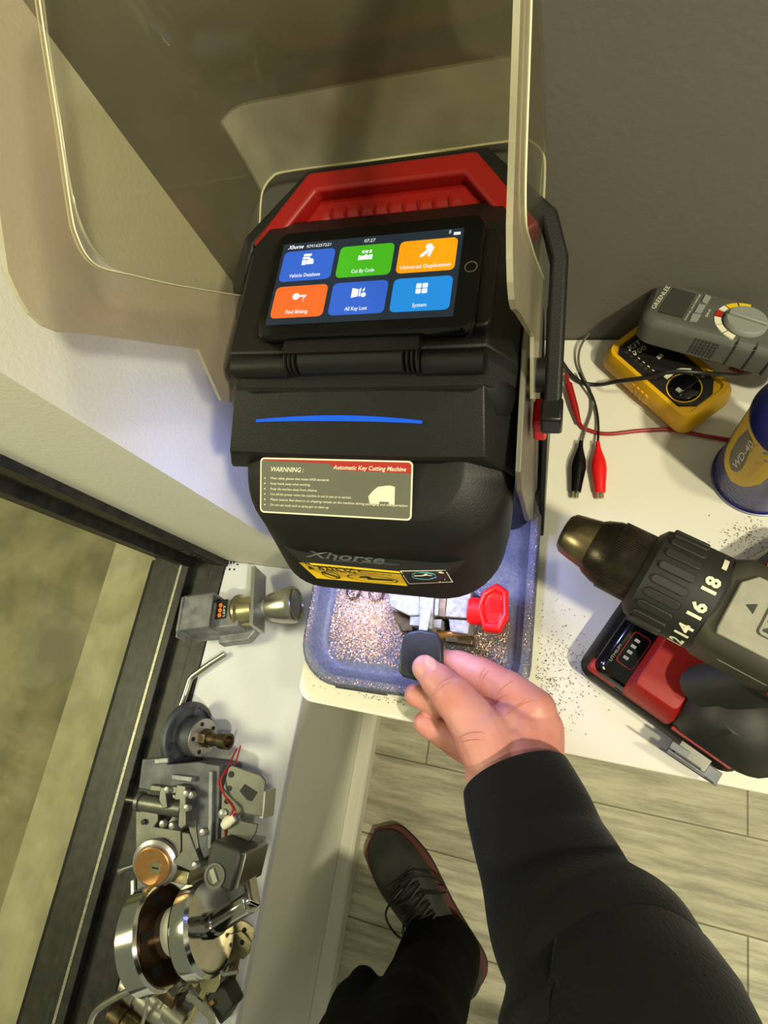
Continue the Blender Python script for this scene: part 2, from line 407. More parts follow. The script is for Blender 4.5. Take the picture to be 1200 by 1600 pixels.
# --- base tray (front) and its foot
def trayloop(ins, z, r): return rr(.006, .03, .118-ins, .191-ins, [.01, .01, max(r-ins*.6, .004), max(r-ins*.6, .004)], 8, z)
bm = nb(); loft(bm, [trayloop(.006, .003, .045), trayloop(.001, .008, .045), trayloop(0, .022, .045), trayloop(.003, .025, .045), trayloop(.010, .024, .045),
                     trayloop(.016, .011, .045), trayloop(.022, .009, .045)])
tray = obj('chip_tray', bm, 'tray', km, False, autos=50)
bm = nb(); box(bm, (-.045, -.157, .0035), (.055, .012, .007)); box(bm, (.075, -.155, .0035), (.04, .012, .007)); box(bm, (0, .05, .0035), (.2, .28, .006))
pieces('foot', bm, 'tray_dark', **L)
# screw recesses in tray
bm = nb()
for x in (-.068, -.042):
    loft(bm, [rr(x, -.052, .0085, .018, .0084, 6, z) for z in (.009, .0125)], cap1=False)
    loft(bm, [rr(x, -.052, .0068, .0162, .0067, 6, z) for z in (.0125, .0098)], cap0=False)
pieces('screw_recess', bm, 'tray_dark', **L)
# --- rear body
bm = nb(); loft(bm, [rr(.0, .125, .112, .105, .02, 5, .008), rr(0, .125, .112, .105, .02, 5, .20), rr(0, .13, .112, .10, .02, 5, .245), rr(0, .13, .10, .09, .02, 5, .262)])
obj('rear_housing', bm, 'satin_black', km, False, autos=40)
# --- side plates
YZ = Matrix(((0, 0, 1, 0), (1, 0, 0, 0), (0, 1, 0, 0), (0, 0, 0, 1)))     # (y,z,x) -> xyz
for s, nm in ((1, 'side_plate'), (-1, 'side_plate')):
    bm = nb(); x0, x1 = (.1125, .1165) if s > 0 else (-.1165, -.1125)
    prism(bm, [(.004, .095), (.028, .026), (.215, .026), (.215, .245), (.07, .262), (-.005, .232), (-.012, .215)] if s > 0 else [(.03, .08), (.04, .026), (.215, .026), (.215, .240), (.10, .25), (.03, .20)], x0, x1, YZ)
    prism(bm, [(.055, .03), (.19, .03), (.19, .19), (.10, .19)], x0+(.003 if s > 0 else -.003), x1+(.002 if s > 0 else -.002), YZ)
    obj(nm, bm, 'metal_plate', km, False, bevel=.0008)
bm = nb(); prism(bm, [(.018, .0), (.022, .012), (.18, .16), (.19, .15), (.19, .0)], .1215, .1265, YZ); obj('side_fin', bm, 'satin_black', km, False, bevel=.001)
# --- upper cover: columns across x, rows along the profile (y,z)
def capsurf(rows, hw, ch, dz, zb, yb, bm, bow=0):
    """rows (y,z) front to back; strip with bevelled side edges, closed down to zb"""
    loops = []
    for y, z in rows:
        loops.append([(-hw, y, zb), (-hw, y, z-dz), (-hw+ch, y-bow*0, z), (-hw*.4, y-bow, z), (hw*.4, y-bow, z), (hw-ch, y, z), (hw, y, z-dz), (hw, y, zb)])
    loft(bm, loops)
bm = nb(); capsurf([(.043, .262), (.056, .274), (.060, .284), (.155, .286), (.19, .27), (.22, .24)], .111, .018, .022, .20, 0, bm, .001)
obj('upper_cover', bm, 'black_plastic', km, False, bevel=.0012)
bm = nb(); loft(bm, [[(-hl, y, .205), (-hl, y, z-.026), (-hl+.014, y-.000, z), (-hl*.4, y-.0015, z), (hr*.4, y-.0015, z), (hr-.02, y, z), (hr, y, z-.026), (hr, y, .205)]
                   for y, z, hl, hr in ((.0025, .232, .1215, .1115), (.004, .2355, .1215, .1115), (.0415, .262, .111, .1105), (.06, .264, .111, .1105))])
fb = obj('front_band', bm, 'black_plastic', km, False, bevel=.001)
# light bar on the band
n_b = V((0, -.0255, .0355)).normalized()
p_b = V((0, .0415, .2628))
A = onm(402, 657, p_b, n_b); B = onm(530, 653, p_b, n_b); D = onm(660, 659, p_b, n_b)
bm = nb(); top = []; bot = []
for i in range(13):
    t = i/12; p = (A*(1-t)*(1-t)+(2*B-.5*A-.5*D)*2*t*(1-t)+D*t*t); hgt = .0009+.0011*math.sin(math.pi*t)
    up = V((0, .0355, .0255)).normalized()*hgt
    top.append(p+up); bot.append(p-up)
loft(bm, [[p+n_b*e for p in top+bot[::-1]] for e in (0, .0022)])
obj('light_bar', bm, 'bar_blue', fb, False)
# --- lower shroud ("nose")
def zf(z0, s, y0): return lambda x, y: z0+s*(min(y, .02)-y0)
def nl(hw, yf, r, z, s=0):
    yb = .09; return rr(0, (yf+yb)/2, hw, (yb-yf)/2, [.003, .003, r, r], 10, zf(z, s, yf))
bm = nb(); loft(bm, [nl(.066, -.020, .028, .219, .40), nl(.0765, -.037, .036, .2135, .42), nl(.0795, -.0395, .038, .2115, .42), nl(.104, -.050, .052, .196, .30),
                     nl(.1085, -.053, .054, .190, .22), nl(.109, -.0565, .055, .180, .1), nl(.106, -.070, .052, .152, .0), nl(.102, -.0795, .050, .136, 0), nl(.099, -.0795, .049, .1335, 0)], cap1=False)
rows = loft(bm, [nl(.098, -.0795, .058, .1335, 0), nl(.092, -.073, .055, .134, 0), nl(.09, -.070, .05, .175, 0)], cap0=False)
sh = obj('front_shroud', bm, 'black_plastic', km, False, autos=28)
bm = nb()
for k in range(5):
    pts = []
    for t in [i/8 for i in range(9)]:
        x = .0865+.0045*k - .012*t*t*(1 if k < 5 else 0); y = -.010+.0075*k*.2-.040*t+.004*k; z = .2095-.006*k-.0295*t-.0*k
        x = min(x, .1085)
        pts.append((x+.0008, y, z))
    tube(bm, pts, [.0016]*8+[.0006], 6)
pieces('cooling_slots', bm, 'deep_black', sh, False)
# warning label: own plane
pl0 = V((0, -.037, .2142)); nl_ = V((0, -.42, 1)).normalized()
q = [onm(x, y, pl0, nl_) for x, y in ((414, 715), (648, 721), (641, 813), (400, 800))]   # TL TR BR BL
LW = ((q[1]-q[0]).length+(q[2]-q[3]).length)/2; LH = ((q[3]-q[0]).length+(q[2]-q[1]).length)/2
cen = sum(q, V())/4; LM = frame(cen, (q[1]-q[0]+q[2]-q[3]), z=nl_)
bm = nb(); prism(bm, rr(0, 0, LW/2, LH/2, .0035, 5), 0, .0004, LM); lab = obj('warning_label', bm, 'label_white', sh, False)
lab['label'] = 'grey warning label with white border and red corner'
bm = nb(); prism(bm, rr(0, 0, LW/2-.0012, LH/2-.0012, .0026, 5), .0003, .0006, LM); obj('label_field', bm, 'label_grey', sh, False)
x2, y2 = LW/2-.0012, LH/2-.0012
bm = nb(); prism(bm, [(-x2+.002, y2), (x2-.002, y2), (x2, y2-.002), (x2, y2-.0078), (-.002+.006, y2-.0068), (-.004, y2-.0022), (-x2+.003, y2-.0012)], .0005, .0008, LM); obj('label_stripe', bm, 'label_red', sh, False)
u = lambda f: -LW/2+LW*f
v = lambda f: LH/2-LH*f
lines = ['Wear safety glasses that meets ANSI standards', 'Keep hands away when working', 'Keep the machine away from children', 'Cut off the power when the machine is not in use or in service',
         'Please ensure that there is no chipping remain on the machine during packaging and transportation', 'Do not use tools such as spray gun to clean up']
wds = [.40, .275, .32, .545, .90, .40]
its = [('WARNNING :', u(.08), v(.245), LH*.085, LW*.225, .25, .02), ('Automatic Key Cutting Machine', u(.50), v(.175), LH*.075, LW*.46, .25, .015)]
for i, (s, wd) in enumerate(zip(lines, wds)):
    yy = .385+.096*i
    its.append((s, u(.075), v(yy), LH*.042, LW*wd, .2, .01)); its.append(('•', u(.03), v(yy)-.0008, LH*.07, LW*.012))
MLt = LM @ Matrix.Translation((0, 0, .0010)); txt('lettering', its, MLt, 'label_white', sh, False)
bm = nb(); prism(bm, [(u(.74), v(.74)), (u(.73), v(.62)), (u(.76), v(.52)), (u(.79), v(.45)), (u(.86), v(.42)), (u(.895), v(.44)), (u(.895), v(.74)), (u(.86), v(.74)), (u(.86), v(.70)), (u(.80), v(.70)), (u(.80), v(.74))], .0008, .001, LM)
obj('label_pictogram', bm, 'label_white', sh, False)
# logo and stickers on the lower front
n2 = V((0, -.044, -.0226)).normalized(); n2 = V((0, -1, .515)).normalized(); pf = V((0, -.0797, .1365))
def fq(pts): return [onm(x, y, pf+n2*.0008, n2) for x, y in pts]
def qm(bm, q, shapes, n=n2, e0=0, e1=.0003):
    """draw 2D outlines given in unit coordinates inside the quad q (TL,TR,BR,BL)"""
    for sp in shapes:
        pp = [(q[3]*(1-a)+q[2]*a)*(1-b)+(q[0]*(1-a)+q[1]*a)*b for a, b in sp]
        loft(bm, [[p+n*e0 for p in pp], [p+n*e1 for p in pp]])
U1 = [[(0, 0), (1, 0), (1, 1), (0, 1)]]
from mathutils.bvhtree import BVHTree
_b = nb(); _b.from_mesh(sh.data); _t = BVHTree.FromBMesh(_b)
def hit(px, py, off):
    """the spot on the shroud seen at this photo point"""
    o_ = MI @ CAM; d_ = (MI.to_3x3() @ ray(px, py)).normalized()
    h = _t.ray_cast(o_, d_); 
    if h[0] is None: return onm(px, py, pf, n2)
    n_ = h[1]; n_ = n_ if n_.dot(d_) < 0 else -n_
    return h[0]+n_*off
def qpx(q, a, b):
    """q: TL TR BR BL picture corners of a printed area; a across, b up"""
    x = (q[3][0]*(1-a)+q[2][0]*a)*(1-b)+(q[0][0]*(1-a)+q[1][0]*a)*b; y = (q[3][1]*(1-a)+q[2][1]*a)*(1-b)+(q[0][1]*(1-a)+q[1][1]*a)*b
    return x, y
def patch(name, q, mt, box_=(0, 0, 1, 1), off=.0004, n=(28, 8), mask=None):
    bm = nb(); g = {}
    for i in range(n[0]+1):
        for j in range(n[1]+1):
            a = box_[0]+(box_[2]-box_[0])*i/n[0]; b = box_[1]+(box_[3]-box_[1])*j/n[1]; g[i, j] = bm.verts.new(hit(*qpx(q, a, b), off))
    for i in range(n[0]):
        for j in range(n[1]): bm.faces.new((g[i, j], g[i+1, j], g[i+1, j+1], g[i, j+1]))
    return obj(name, bm, mt, sh, False, smooth=True)
def ptext(name, q, items, mt, off=.0009, extra=None):
    b2 = nb(); tbm(b2, items, I4)
    bm = nb()
    for f in b2.faces:
        try: bm.faces.new([bm.verts.new(hit(*qpx(q, v_.co.x, v_.co.y), off)) for v_ in f.verts])
        except ValueError: pass
    b2.free()
    if extra: extra(bm)
    return obj(name, bm, mt, sh, False)
def ering(bm, q, cx, cy, rx, ry, th, off=.0009, n=24):
    P_ = lambda k, i: bm.verts.new(hit(*qpx(q, cx+rx*k*math.cos(2*math.pi*i/n), cy+ry*k*math.sin(2*math.pi*i/n)), off))
    for i in range(n): bm.faces.new((P_(1, i), P_(1, i+1), P_(1-th, i+1), P_(1-th, i)))
def efill(bm, q, pts, off=.0009): bm.faces.new([bm.verts.new(hit(*qpx(q, a, b), off)) for a, b in pts])
q = ((473, 857), (604, 868), (604, 884), (478, 872))
ptext('logo', q, [('Xhorse', .0, .12, .80, .98, .3, .02)], 'logo_grey')
q = ((520, 873), (624, 880), (624, 885), (520, 878)); ptext('logo_line', q, [('Automatic Key Cutting Machine', .0, .1, .8, 1)], 'logo_grey')
q = ((467, 878), (624, 893), (637, 915), (495, 903))
patch('warning_sticker', q, 'label_yellow')
def ex(bm):
    ering(bm, q, .22, .34, .09, .24, .14); ering(bm, q, .66, .34, .27, .26, .06)
    efill(bm, q, [(.14, .48), (.16, .54), (.30, .20), (.28, .14)]); efill(bm, q, [(.60, .26), (.88, .32), (.88, .42), (.60, .36)]); efill(bm, q, [(.52, .34), (.66, .40), (.64, .5), (.54, .44)])
    efill(bm, q, [(.04, .62), (.10, .62), (.07, .88)])
ptext('sticker_lettering', q, [('WARNING', .13, .62, .26, .40, 0, .02), ('Moving parts can cut', .56, .70, .13, .34, 0)], 'label_black', .0009, ex)
q = ((625, 892), (697, 891), (708, 909), (639, 912))
patch('support_sticker', q, 'label_white', n=(14, 5)); patch('sticker_field', q, 'label_black', (.02, .06, .98, .94), .0006, (14, 5))
bm = nb(); efill(bm, q, [(.46+.27*math.cos(a), .60+.26*math.sin(a)) for a in [2*math.pi*i/16 for i in range(16)]]); obj('sticker_badge', bm, 'label_cyan', sh, False)
# LED strip under the shroud and its light, then two added blue fills
bm = nb(); box(bm, (0, -.02, .1700), (.12, .008, .005)); obj('work_light', bm, 'led', **L)
lp = lamp('machine_work_light', 'AREA', MM @ V((0, -.035, .160)), .40, (.50, .55, 1), .06, MM @ V((0, -.050, 0)))
lp2 = lamp('machine_spill_fill', 'POINT', MM @ V((-.088, .005, .124)), .95, (.30, .35, 1), .012)  # added point lamp for the blue spill on left wall and sill
lp3 = lamp('machine_spill_fill_right', 'POINT', MM @ V((.088, .02, .128)), .9, (.34, .40, 1), .010)  # added point lamp for the blue spill on right tray and table
# --- cutting head body behind, clamp
bm = nb(); box(bm, (0, .035, .09), (.17, .04, .16)); box(bm, (.0, .0, .13), (.05, .04, .06)); obj('cutter_block', bm, 'metal_plate', km, False, bevel=.002)
bm = nb(); lathe(bm, [(.009, .055), (.009, .10), (.014, .10), (.014, .13)], Matrix.Translation((-.005, .0, 0)), 20); obj('cutter_spindle', bm, 'steel', km, False, autos=40)
z1 = .052
bm = nb()
def pp(*l): return [(p.x, p.y) for p in [atm(x, y, z1) for x, y in l]]
prism(bm, pp((607, 925), (656, 925), (656, 962), (640, 962), (610, 948)), .012, z1)
prism(bm, pp((680, 915), (736, 915), (734, 966), (678, 962)), .012, z1)
prism(bm, pp((700, 966), (734, 968), (730, 990), (702, 986)), .012, z1-.004)
prism(bm, pp((640, 962), (657, 962), (655, 978), (639, 977)), .012, z1-.002)
prism(bm, pp((657, 915), (680, 915), (676, 984), (655, 983)), .012, z1+.003)
prism(bm, pp((676, 966), (690, 967), (688, 981), (675, 980)), .012, z1-.003)
obj('clamp', bm, 'clamp_steel', km, False, bevel=.0008)
bm = nb(); prism(bm, pp((607, 948), (640, 962), (640, 984), (622, 984), (610, 964)), .011, z1-.016); prism(bm, pp((690, 984), (736, 990), (734, 1005), (690, 1000)), .011, z1-.020)
prism(bm, pp((686, 928), (700, 928), (696, 966), (684, 964)), z1-.01, z1+.0006)
pieces('clamp_base', bm, 'bronze', km, False, bevel=.0012)
bm = nb(); a = atm(735, 988, .03); b = atm(660, 994, .03); tube(bm, [a, b], .004, 12); obj('clamp_screw', bm, 'brass', km, False, autos=40)
# red knob (elongated hexagonal wing)
kc = atm(770, 948, .055)
bm = nb()
hexo = lambda sx, sy, z: [(kc.x+sx*c, kc.y+sy*s_, z) for c, s_ in ((.1, 1.0), (.85, .72), (1, -.35), (.55, -1.0), (-.45, -1.0), (-1, -.10), (-.72, .6))]
loft(bm, [hexo(.010, .016, .018), hexo(.014, .0215, .030), hexo(.0155, .0235, .052), hexo(.0140, .0215, .058), hexo(.0105, .0165, .0585), hexo(.0095, .0155, .054)])
bx_ = atm(745, 955, .045); lathe(bm, [(.013, 0), (.013, .016)], cylz(bx_-V((.008, 0, 0)), (1, 0, 0)), 20)
kn = obj('clamp_knob', bm, 'red_bright', km, False, bevel=.0016); kn['label'] = 'bright red faceted clamp knob'
bm = nb()
for i in range(6): box(bm, (kc.x-.003+i*.002, kc.y+.001, .0545), (.0007, .012, .0012))
obj('knob_ribs', bm, 'red_bright', kn, False)
# --- tablet
ZT = .300
tl, tr, br, bl = [atm(x, y, ZT) for x, y in ((437, 365), (755, 331), (747, 515), (391, 526))]
TX = (tl.x+bl.x)/2*.98; TX2 = (tr.x+br.x)/2; TY0 = (br.y+bl.y)/2; TY1 = (tl.y+tr.y)/2
tcx, tcy, thw, thh = (TX+TX2)/2, (TY0+TY1)/2, (TX2-TX)/2, (TY1-TY0)/2
bm = nb(); loft(bm, [rr(tcx, tcy, thw-.001, thh-.001, .009, 6, ZT-.012), rr(tcx, tcy, thw, thh, .009, 6, ZT-.008), rr(tcx, tcy, thw, thh, .009, 6, ZT-.002), rr(tcx, tcy, thw-.0015, thh-.0015, .008, 6, ZT)])
tab = obj('tablet', bm, 'gloss_black', km, False, autos=40)
bm = nb(); loft(bm, [rr(tcx+.004, tcy+.001, thw+.005, thh-.006, .006, 5, z) for z in (ZT-.016, ZT-.007)]); 
obj('tablet_stand', bm, 'satin_black', km, False, bevel=.0015)
sq = [atm(x, y, ZT) for x, y in ((447, 377), (725, 362), (708, 493), (413, 510))]
sx0 = (sq[0].x+sq[3].x)/2; sx1 = (sq[1].x+sq[2].x)/2; sy1 = (sq[0].y+sq[1].y)/2; sy0 = (sq[2].y+sq[3].y)/2
SW, SH = sx1-sx0, sy1-sy0
bm = nb(); prism(bm, [(sx0, sy0), (sx1, sy0), (sx1, sy1), (sx0, sy1)], ZT-.0005, ZT+.0003); obj('screen', bm, 'screen', tab, False)
def inv(px, py):
    p = atm(px, py, ZT); return ((p.x-sx0)/SW, (p.y-sy0)/SH)
tiles = [('t_blue', (480, 415), 'Vehicle Database'), ('t_green', (572, 409), 'Cut By Code'), ('t_orange', (668, 401), 'Universal Duplication'),
         ('t_red', (468, 474), 'Find Bitting'), ('t_blue', (560, 468), 'All Key Lost'), ('t_cyan', (658, 460), 'System')]
c0 = inv(*tiles[0][1]); c5 = inv(*tiles[5][1])
SM = Matrix.Translation((sx0, sy0, ZT))
tw, th_ = SW*.30/2, SH*.375/2
wt = [.60, .42, .86, .42, .40, .24]
for i, (mt, pc, nm) in enumerate(tiles):
    fx = c0[0]+(c5[0]-c0[0])*(i % 3)/2; fy = c0[1] if i < 3 else c5[1]
    cx, cy = sx0+fx*SW, sy0+fy*SH
    bm = nb(); prism(bm, rr(cx, cy, tw, th_, .0035, 4), ZT+.0002, ZT+.0006); obj('app_tile', bm, mt, tab, False)
    W = 2*tw*wt[i]
    bm = nb(); zz0, zz1 = ZT+.0005, ZT+.0009; a = .0042; iy = cy+.004
    tbm(bm, [(nm, cx-W/2, cy-th_*.78, .0030, W, 0, .012)], Matrix.Translation((0, 0, ZT+.0009)))
    P = lambda pts: prism(bm, [(cx+x*a, iy+y*a) for x, y in pts], zz0, zz1)
    if i == 0: P([(-.9, .9), (.5, .9), (.5, 1.3), (-.9, 1.3)]); P([(-1, .3), (.3, .3), (.3, .7), (-1, .7)]); P([(-1, -.9), (-.3, -.9), (-.3, .1), (-1, .1)]); P([(-.2, -.8), (1.1, -.8), (1.1, -.1), (.8, .3), (.1, .3), (-.2, -.1)])
    if i == 1: P([(-1.2, -.8), (1.2, -.8), (1.2, .1), (.7, .1), (.5, -.1), (.1, .25), (-.4, -.1), (-1.2, .1)]); [P([(x-.2, .5), (x+.2, .5), (x+.2, 1.0), (x-.2, 1.0)]) for x in (-.5, .1, .75)]
    if i == 2: prism(bm, [(cx+.001+r_[0], iy+.003+r_[1]) for r_ in circ(.0024, 14)], zz0, zz1); P([(.1, .3), (.6, 0), (-.7, -1.2), (-1.1, -1.2), (-1.1, -.9)]); P([(.7, .5), (1.1, .6), (.5, -1.3), (.1, -1.0)])
    if i == 3: prism(bm, [(cx-.003+r_[0], iy+r_[1]) for r_ in circ(.0026, 14)], zz0, zz1); P([(-.4, .2), (1.1, .2), (1.1, -.1), (-.4, -.1)]); tbm(bm, [('?', cx+.0025, iy-.0045, .005)], Matrix.Translation((0, 0, ZT+.0009)))
    if i == 4: P([(-1.2, -.9), (-.1, -.7), (-.1, .6), (-1.2, .9)]); P([(.05, -.7), (.3, -.75), (.3, .9), (.05, .6)]); prism(bm, [(cx+.0035+r_[0], iy-.002+r_[1]) for r_ in circ(.0018, 14)], zz0, zz1); P([(.5, .3), (.9, .9), (.9, .2)])
    if i == 5:
        for sx_ in (-.5, .5):
            for sy_ in (-.45, .55): P([(p[0], p[1]) for p in rr(sx_, sy_, .42, .42, .12, 3)])
    obj('tile_icon', bm, 'white_glow', tab, False)
its = [('Xhorse', .03*SW, .925*SH, .0034, .095*SW, .35, .02), ('KM16257221', .145*SW, .925*SH, .0026, .14*SW), ('07:27', .475*SW, .925*SH, .0029, .06*SW), ('*', .925*SW, .90*SH, .006, .012*SW)]
bm = nb(); tbm(bm, its, SM @ Matrix.Translation((0, 0, .0006))); obj('status_text', bm, 'white_glow', tab, False); bm = nb(); box(bm, (sx0+SW*.968, sy0+SH*.935, ZT+.0006), (.0045, .002, .0003)); obj('battery_symbol', bm, 'white_glow', tab, False)
hb = atm(736, 417, ZT); bm = nb(); loft(bm, [circ(r, 24, z, hb.x, hb.y) for r, z in ((.0042, ZT), (.0042, ZT+.0003), (.0036, ZT+.0003), (.0036, ZT))], False, False); obj('home_button', bm, 'label_grey', tab, False)
cm = atm(473, 373, ZT)
# hinge
bm = nb()
hx0 = atm(447, 555, .289).x; hx1 = atm(656, 550, .289).x; hy = TY0-.010
X_ = Matrix(((0, 0, 1, 0), (1, 0, 0, 0), (0, 1, 0, 0), (0, 0, 0, 1)))
def barrel(x0, x1, r): lathe(bm, [(r-.001, x0), (r, x0+.0008), (r, x1-.0008), (r-.001, x1)], Matrix(((0, 0, 1, 0), (1, 0, 0, hy), (0, 1, 0, .284), (0, 0, 0, 1))), 24)
barrel(hx0+.010, hx1-.010, .0090)
for k in range(3): barrel(hx0+k*.0032, hx0+k*.0032+.0022, .0098); barrel(hx1-k*.0032-.0022, hx1-k*.0032, .0098)
prism(bm, [(hx0, hy), (hx1, hy), (hx1, TY0+.004), (hx0, TY0+.004)], ZT-.012, ZT-.005)
obj('hinge', bm, 'satin_black', km, False, autos=40)
bm = nb()
lathe(bm, [(.0085, -.088), (.0085, hx0-.001)], Matrix(((0, 0, 1, 0), (1, 0, 0, hy), (0, 1, 0, .2795), (0, 0, 0, 1))), 24)
lathe(bm, [(.0085, hx1+.001), (.0085, .092)], Matrix(((0, 0, 1, 0), (1, 0, 0, hy), (0, 1, 0, .2795), (0, 0, 0, 1))), 24)
pieces('hinge_cover', bm, 'satin_black', km, False, autos=40)
# --- carrying handle
HZ = .262
hp = [(-.116, .10, .232), (-.128, .155, .244), (-.116, .182, HZ-.004), (-.068, .234, HZ+.004), (.074, .234, HZ+.004), (.124, .180, HZ-.004), (.1325, .155, .244), (.1335, .045, .222)]
def bar(bm, pts, wd, ht, off=0, inset=0):
    """rectangular bar along a bent path; width measured across, in the handle plane"""
    pts = [V(p) for p in pts]; loops = []
    for i, p in enumerate(pts):
        d0 = (p-pts[i-1]).normalized() if i else (pts[1]-p).normalized(); d1 = (pts[i+1]-p).normalized() if i < len(pts)-1 else d0
        nrm = V((0, -.22, 1)).normalized()
        s0 = d0.cross(nrm).normalized(); s1 = d1.cross(nrm).normalized(); s = (s0+s1); s = s/ (s.dot(s0)) if s.length else s0
        a = p+s*off
        loops.append([a+s*wd/2+nrm*ht/2, a-s*wd/2+nrm*ht/2, a-s*wd/2-nrm*ht/2, a+s*wd/2-nrm*ht/2])
    loft(bm, loops)
bm = nb(); bar(bm, hp, .0125, .016); hd = obj('carry_handle', bm, 'black_plastic', km, False, bevel=.003, bseg=3)
gp = [(-.101, .168, HZ-.001), (-.061, .2215, HZ+.008), (.066, .2215, HZ+.008), (.112, .162, HZ-.001)]
bm = nb(); bar(bm, gp, .017, .021)
g = obj('grip', bm, 'red_plastic', hd, False, bevel=.003, bseg=3); g['label'] = 'red ribbed grip'
bm = nb()
gp2 = [(-.088, .150, HZ-.012), (-.053, .2065, HZ-.006), (.060, .2065, HZ-.006), (.098, .146, HZ-.012)]
bar(bm, gp2, .020, .022); obj('grip_underside', bm, 'red_plastic', hd, False, bevel=.006, bseg=4)
bm = nb()
for i in range(9):
    x = -.045+i*.012; tube(bm, [(x, .203, HZ+.0045), (x, .198, HZ+.0052), (x, .1955, HZ-.001)], .0012, 6)
pieces('grip_rib', bm, 'red_plastic', hd, False)
bm = nb()
box(bm, (.1335, .043, .220), (.015, .018, .022))
obj('handle_end', bm, 'satin_black', hd, False, bevel=.002)
bm = nb()
for s in (1,):
    lathe(bm, [(.012, .1165), (.012, .128)], Matrix(((0, 0, s, 0), (1, 0, 0, .067), (0, 1, 0, .235), (0, 0, 0, 1))), 20)
pieces('handle_pivot', bm, 'satin_black', hd, False, autos=40)
bm = nb(); a = atm(838, 660, .12); box(bm, (.124, .058, .185), (.010, .022, .03)); obj('release_button', bm, 'red_bright', km, False, bevel=.002)
# --- raised clear guard
outer = [(.0500, .228), (.043, .245), (.063, .286), (.045, .318), (.028, .349), (.012, .378), (.002, .394), (-.001, .404), (0, .413), (.004, .421), (.011, .430), (.04, .447), (.09, .475), (.15, .505)]
inner = [(.215, .498), (.180, .483), (.147, .464), (.1, .433), (.066, .411), (.057, .403), (.052, .393), (.054, .382), (.066, .362), (.091, .321), (.148, .235), (.11, .232), (.075, .228)]
hood = bpy.data.objects.new('safety_hood', None); C.objects.link(hood); hood.parent = km
for s in (-1, 1):
    bm = nb(); x0, x1 = (.1195, .1220) if s > 0 else (-.1220, -.1195); prism(bm, outer+inner, x0, x1, YZ)
    for f in bm.faces:
        f.material_index = 0 if len(f.verts) > 4 else 1
    obj('side_panel', bm, ['frost' if s < 0 else 'frost_right', 'rim'], hood, False)
# U-shaped sheet swept over the profile from the rim to the crease
def sheet():
    bm = nb()
    # profile of the far edge (crease) and the near edge (rim), matched samples
    far = spline([(.232, .236), (.238, .262), (.242, .30), (.243, .330), (.238, .352), (.222, .374), (.222, .42), (.225, .46), (.235, .52)], 4)if False else None
    fr = [(.248, .268), (.2485, .273), (.249, .284), (.249, .305), (.247, .332), (.240, .352), (.226, .372), (.218, .400), (.216, .425), (.222, .455), (.232, .485)]
    nr = [(.150, .233), (.140, .247), (.128, .265), (.112, .290), (.091, .321), (.066, .362), (.054, .384), (.062, .409), (.1, .433), (.147, .464), (.200, .492)]
    rows = []
    for (fy, fz), (ny, nz) in zip(fr, nr):
        hw = .1185; r = .022; row = []
        d = V((fy-ny, fz-nz)); L_ = d.length; d = d/L_
        ins = [0, .3, .6, 1-r/L_]
        for t in ins: row.append((-hw, ny+d.x*L_*t, nz+d.y*L_*t))
        for k in range(1, 6):
            a = k/5*math.pi/2; row.append((-hw+r*(1-math.cos(a)), ny+d.x*(L_-r+r*math.sin(a)), nz+d.y*(L_-r+r*math.sin(a))))
        m_ = [(-p[0], p[1], p[2]) for p in row[::-1]]
        row = row+[(-.05, fy, fz), (0, fy+.001, fz), (.05, fy, fz)]+m_
        rows.append(row)
    loft(bm, rows, False, False, closed=False)
    for f in bm.faces:
        c_ = f.calc_center_median()
        if c_.z < .338 and abs(c_.x) < .117 and c_.y > .196: f.material_index = 2  # faces that carry the painted reflection
    return bm
bm = sheet(); o = obj('clear_sheet', bm, ['hood', 'rim', 'hood_back_gleam'], hood, False, smooth=True)
sub = o.modifiers.new('s', 'SUBSURF'); sub.levels = sub.render_levels = 2
sm = o.modifiers.new('t', 'SOLIDIFY'); sm.thickness = .0022; sm.offset = 0; sm.material_offset_rim = 1
for s_x in (-1, 1):
    for e_ in (.1194, .1221):
        bm = nb(); tube(bm, spline([(s_x*e_, y, z) for y, z in ((.215, .498), (.180, .483), (.147, .464), (.1, .433), (.066, .411), (.057, .403), (.052, .393), (.054, .382), (.066, .362), (.091, .321), (.148, .235))], 4), .0005, 6); obj('guard_edge_glint', bm, 'hood_edge_glint', hood, False, smooth=True)  # thin tubes added as painted highlights along the panel edges
e_ = [(-.1185, .150, .233), (-.1185, .19, .247), (-.1185, .222, .2585), (-.1165, .236, .2635), (-.108, .245, .2672), (-.0965, .248, .268), (-.04, .248, .268)]
bm = nb(); tube(bm, spline(e_+[(-x, y, z) for x, y, z in e_[::-1]], 5), .0009, 6); obj('guard_edge_glint', bm, 'hood_edge_glint', hood, False, smooth=True)  # painted highlight along the lower edge of the sheet
bm = nb()
for s in (1,): lathe(bm, [(.009, .1120), (.009, .1195)], Matrix(((0, 0, s, 0), (1, 0, 0, .055), (0, 1, 0, .238), (0, 0, 0, 1))), 18)
obj('hood_pivot', bm, 'bronze', hood, False, autos=40)
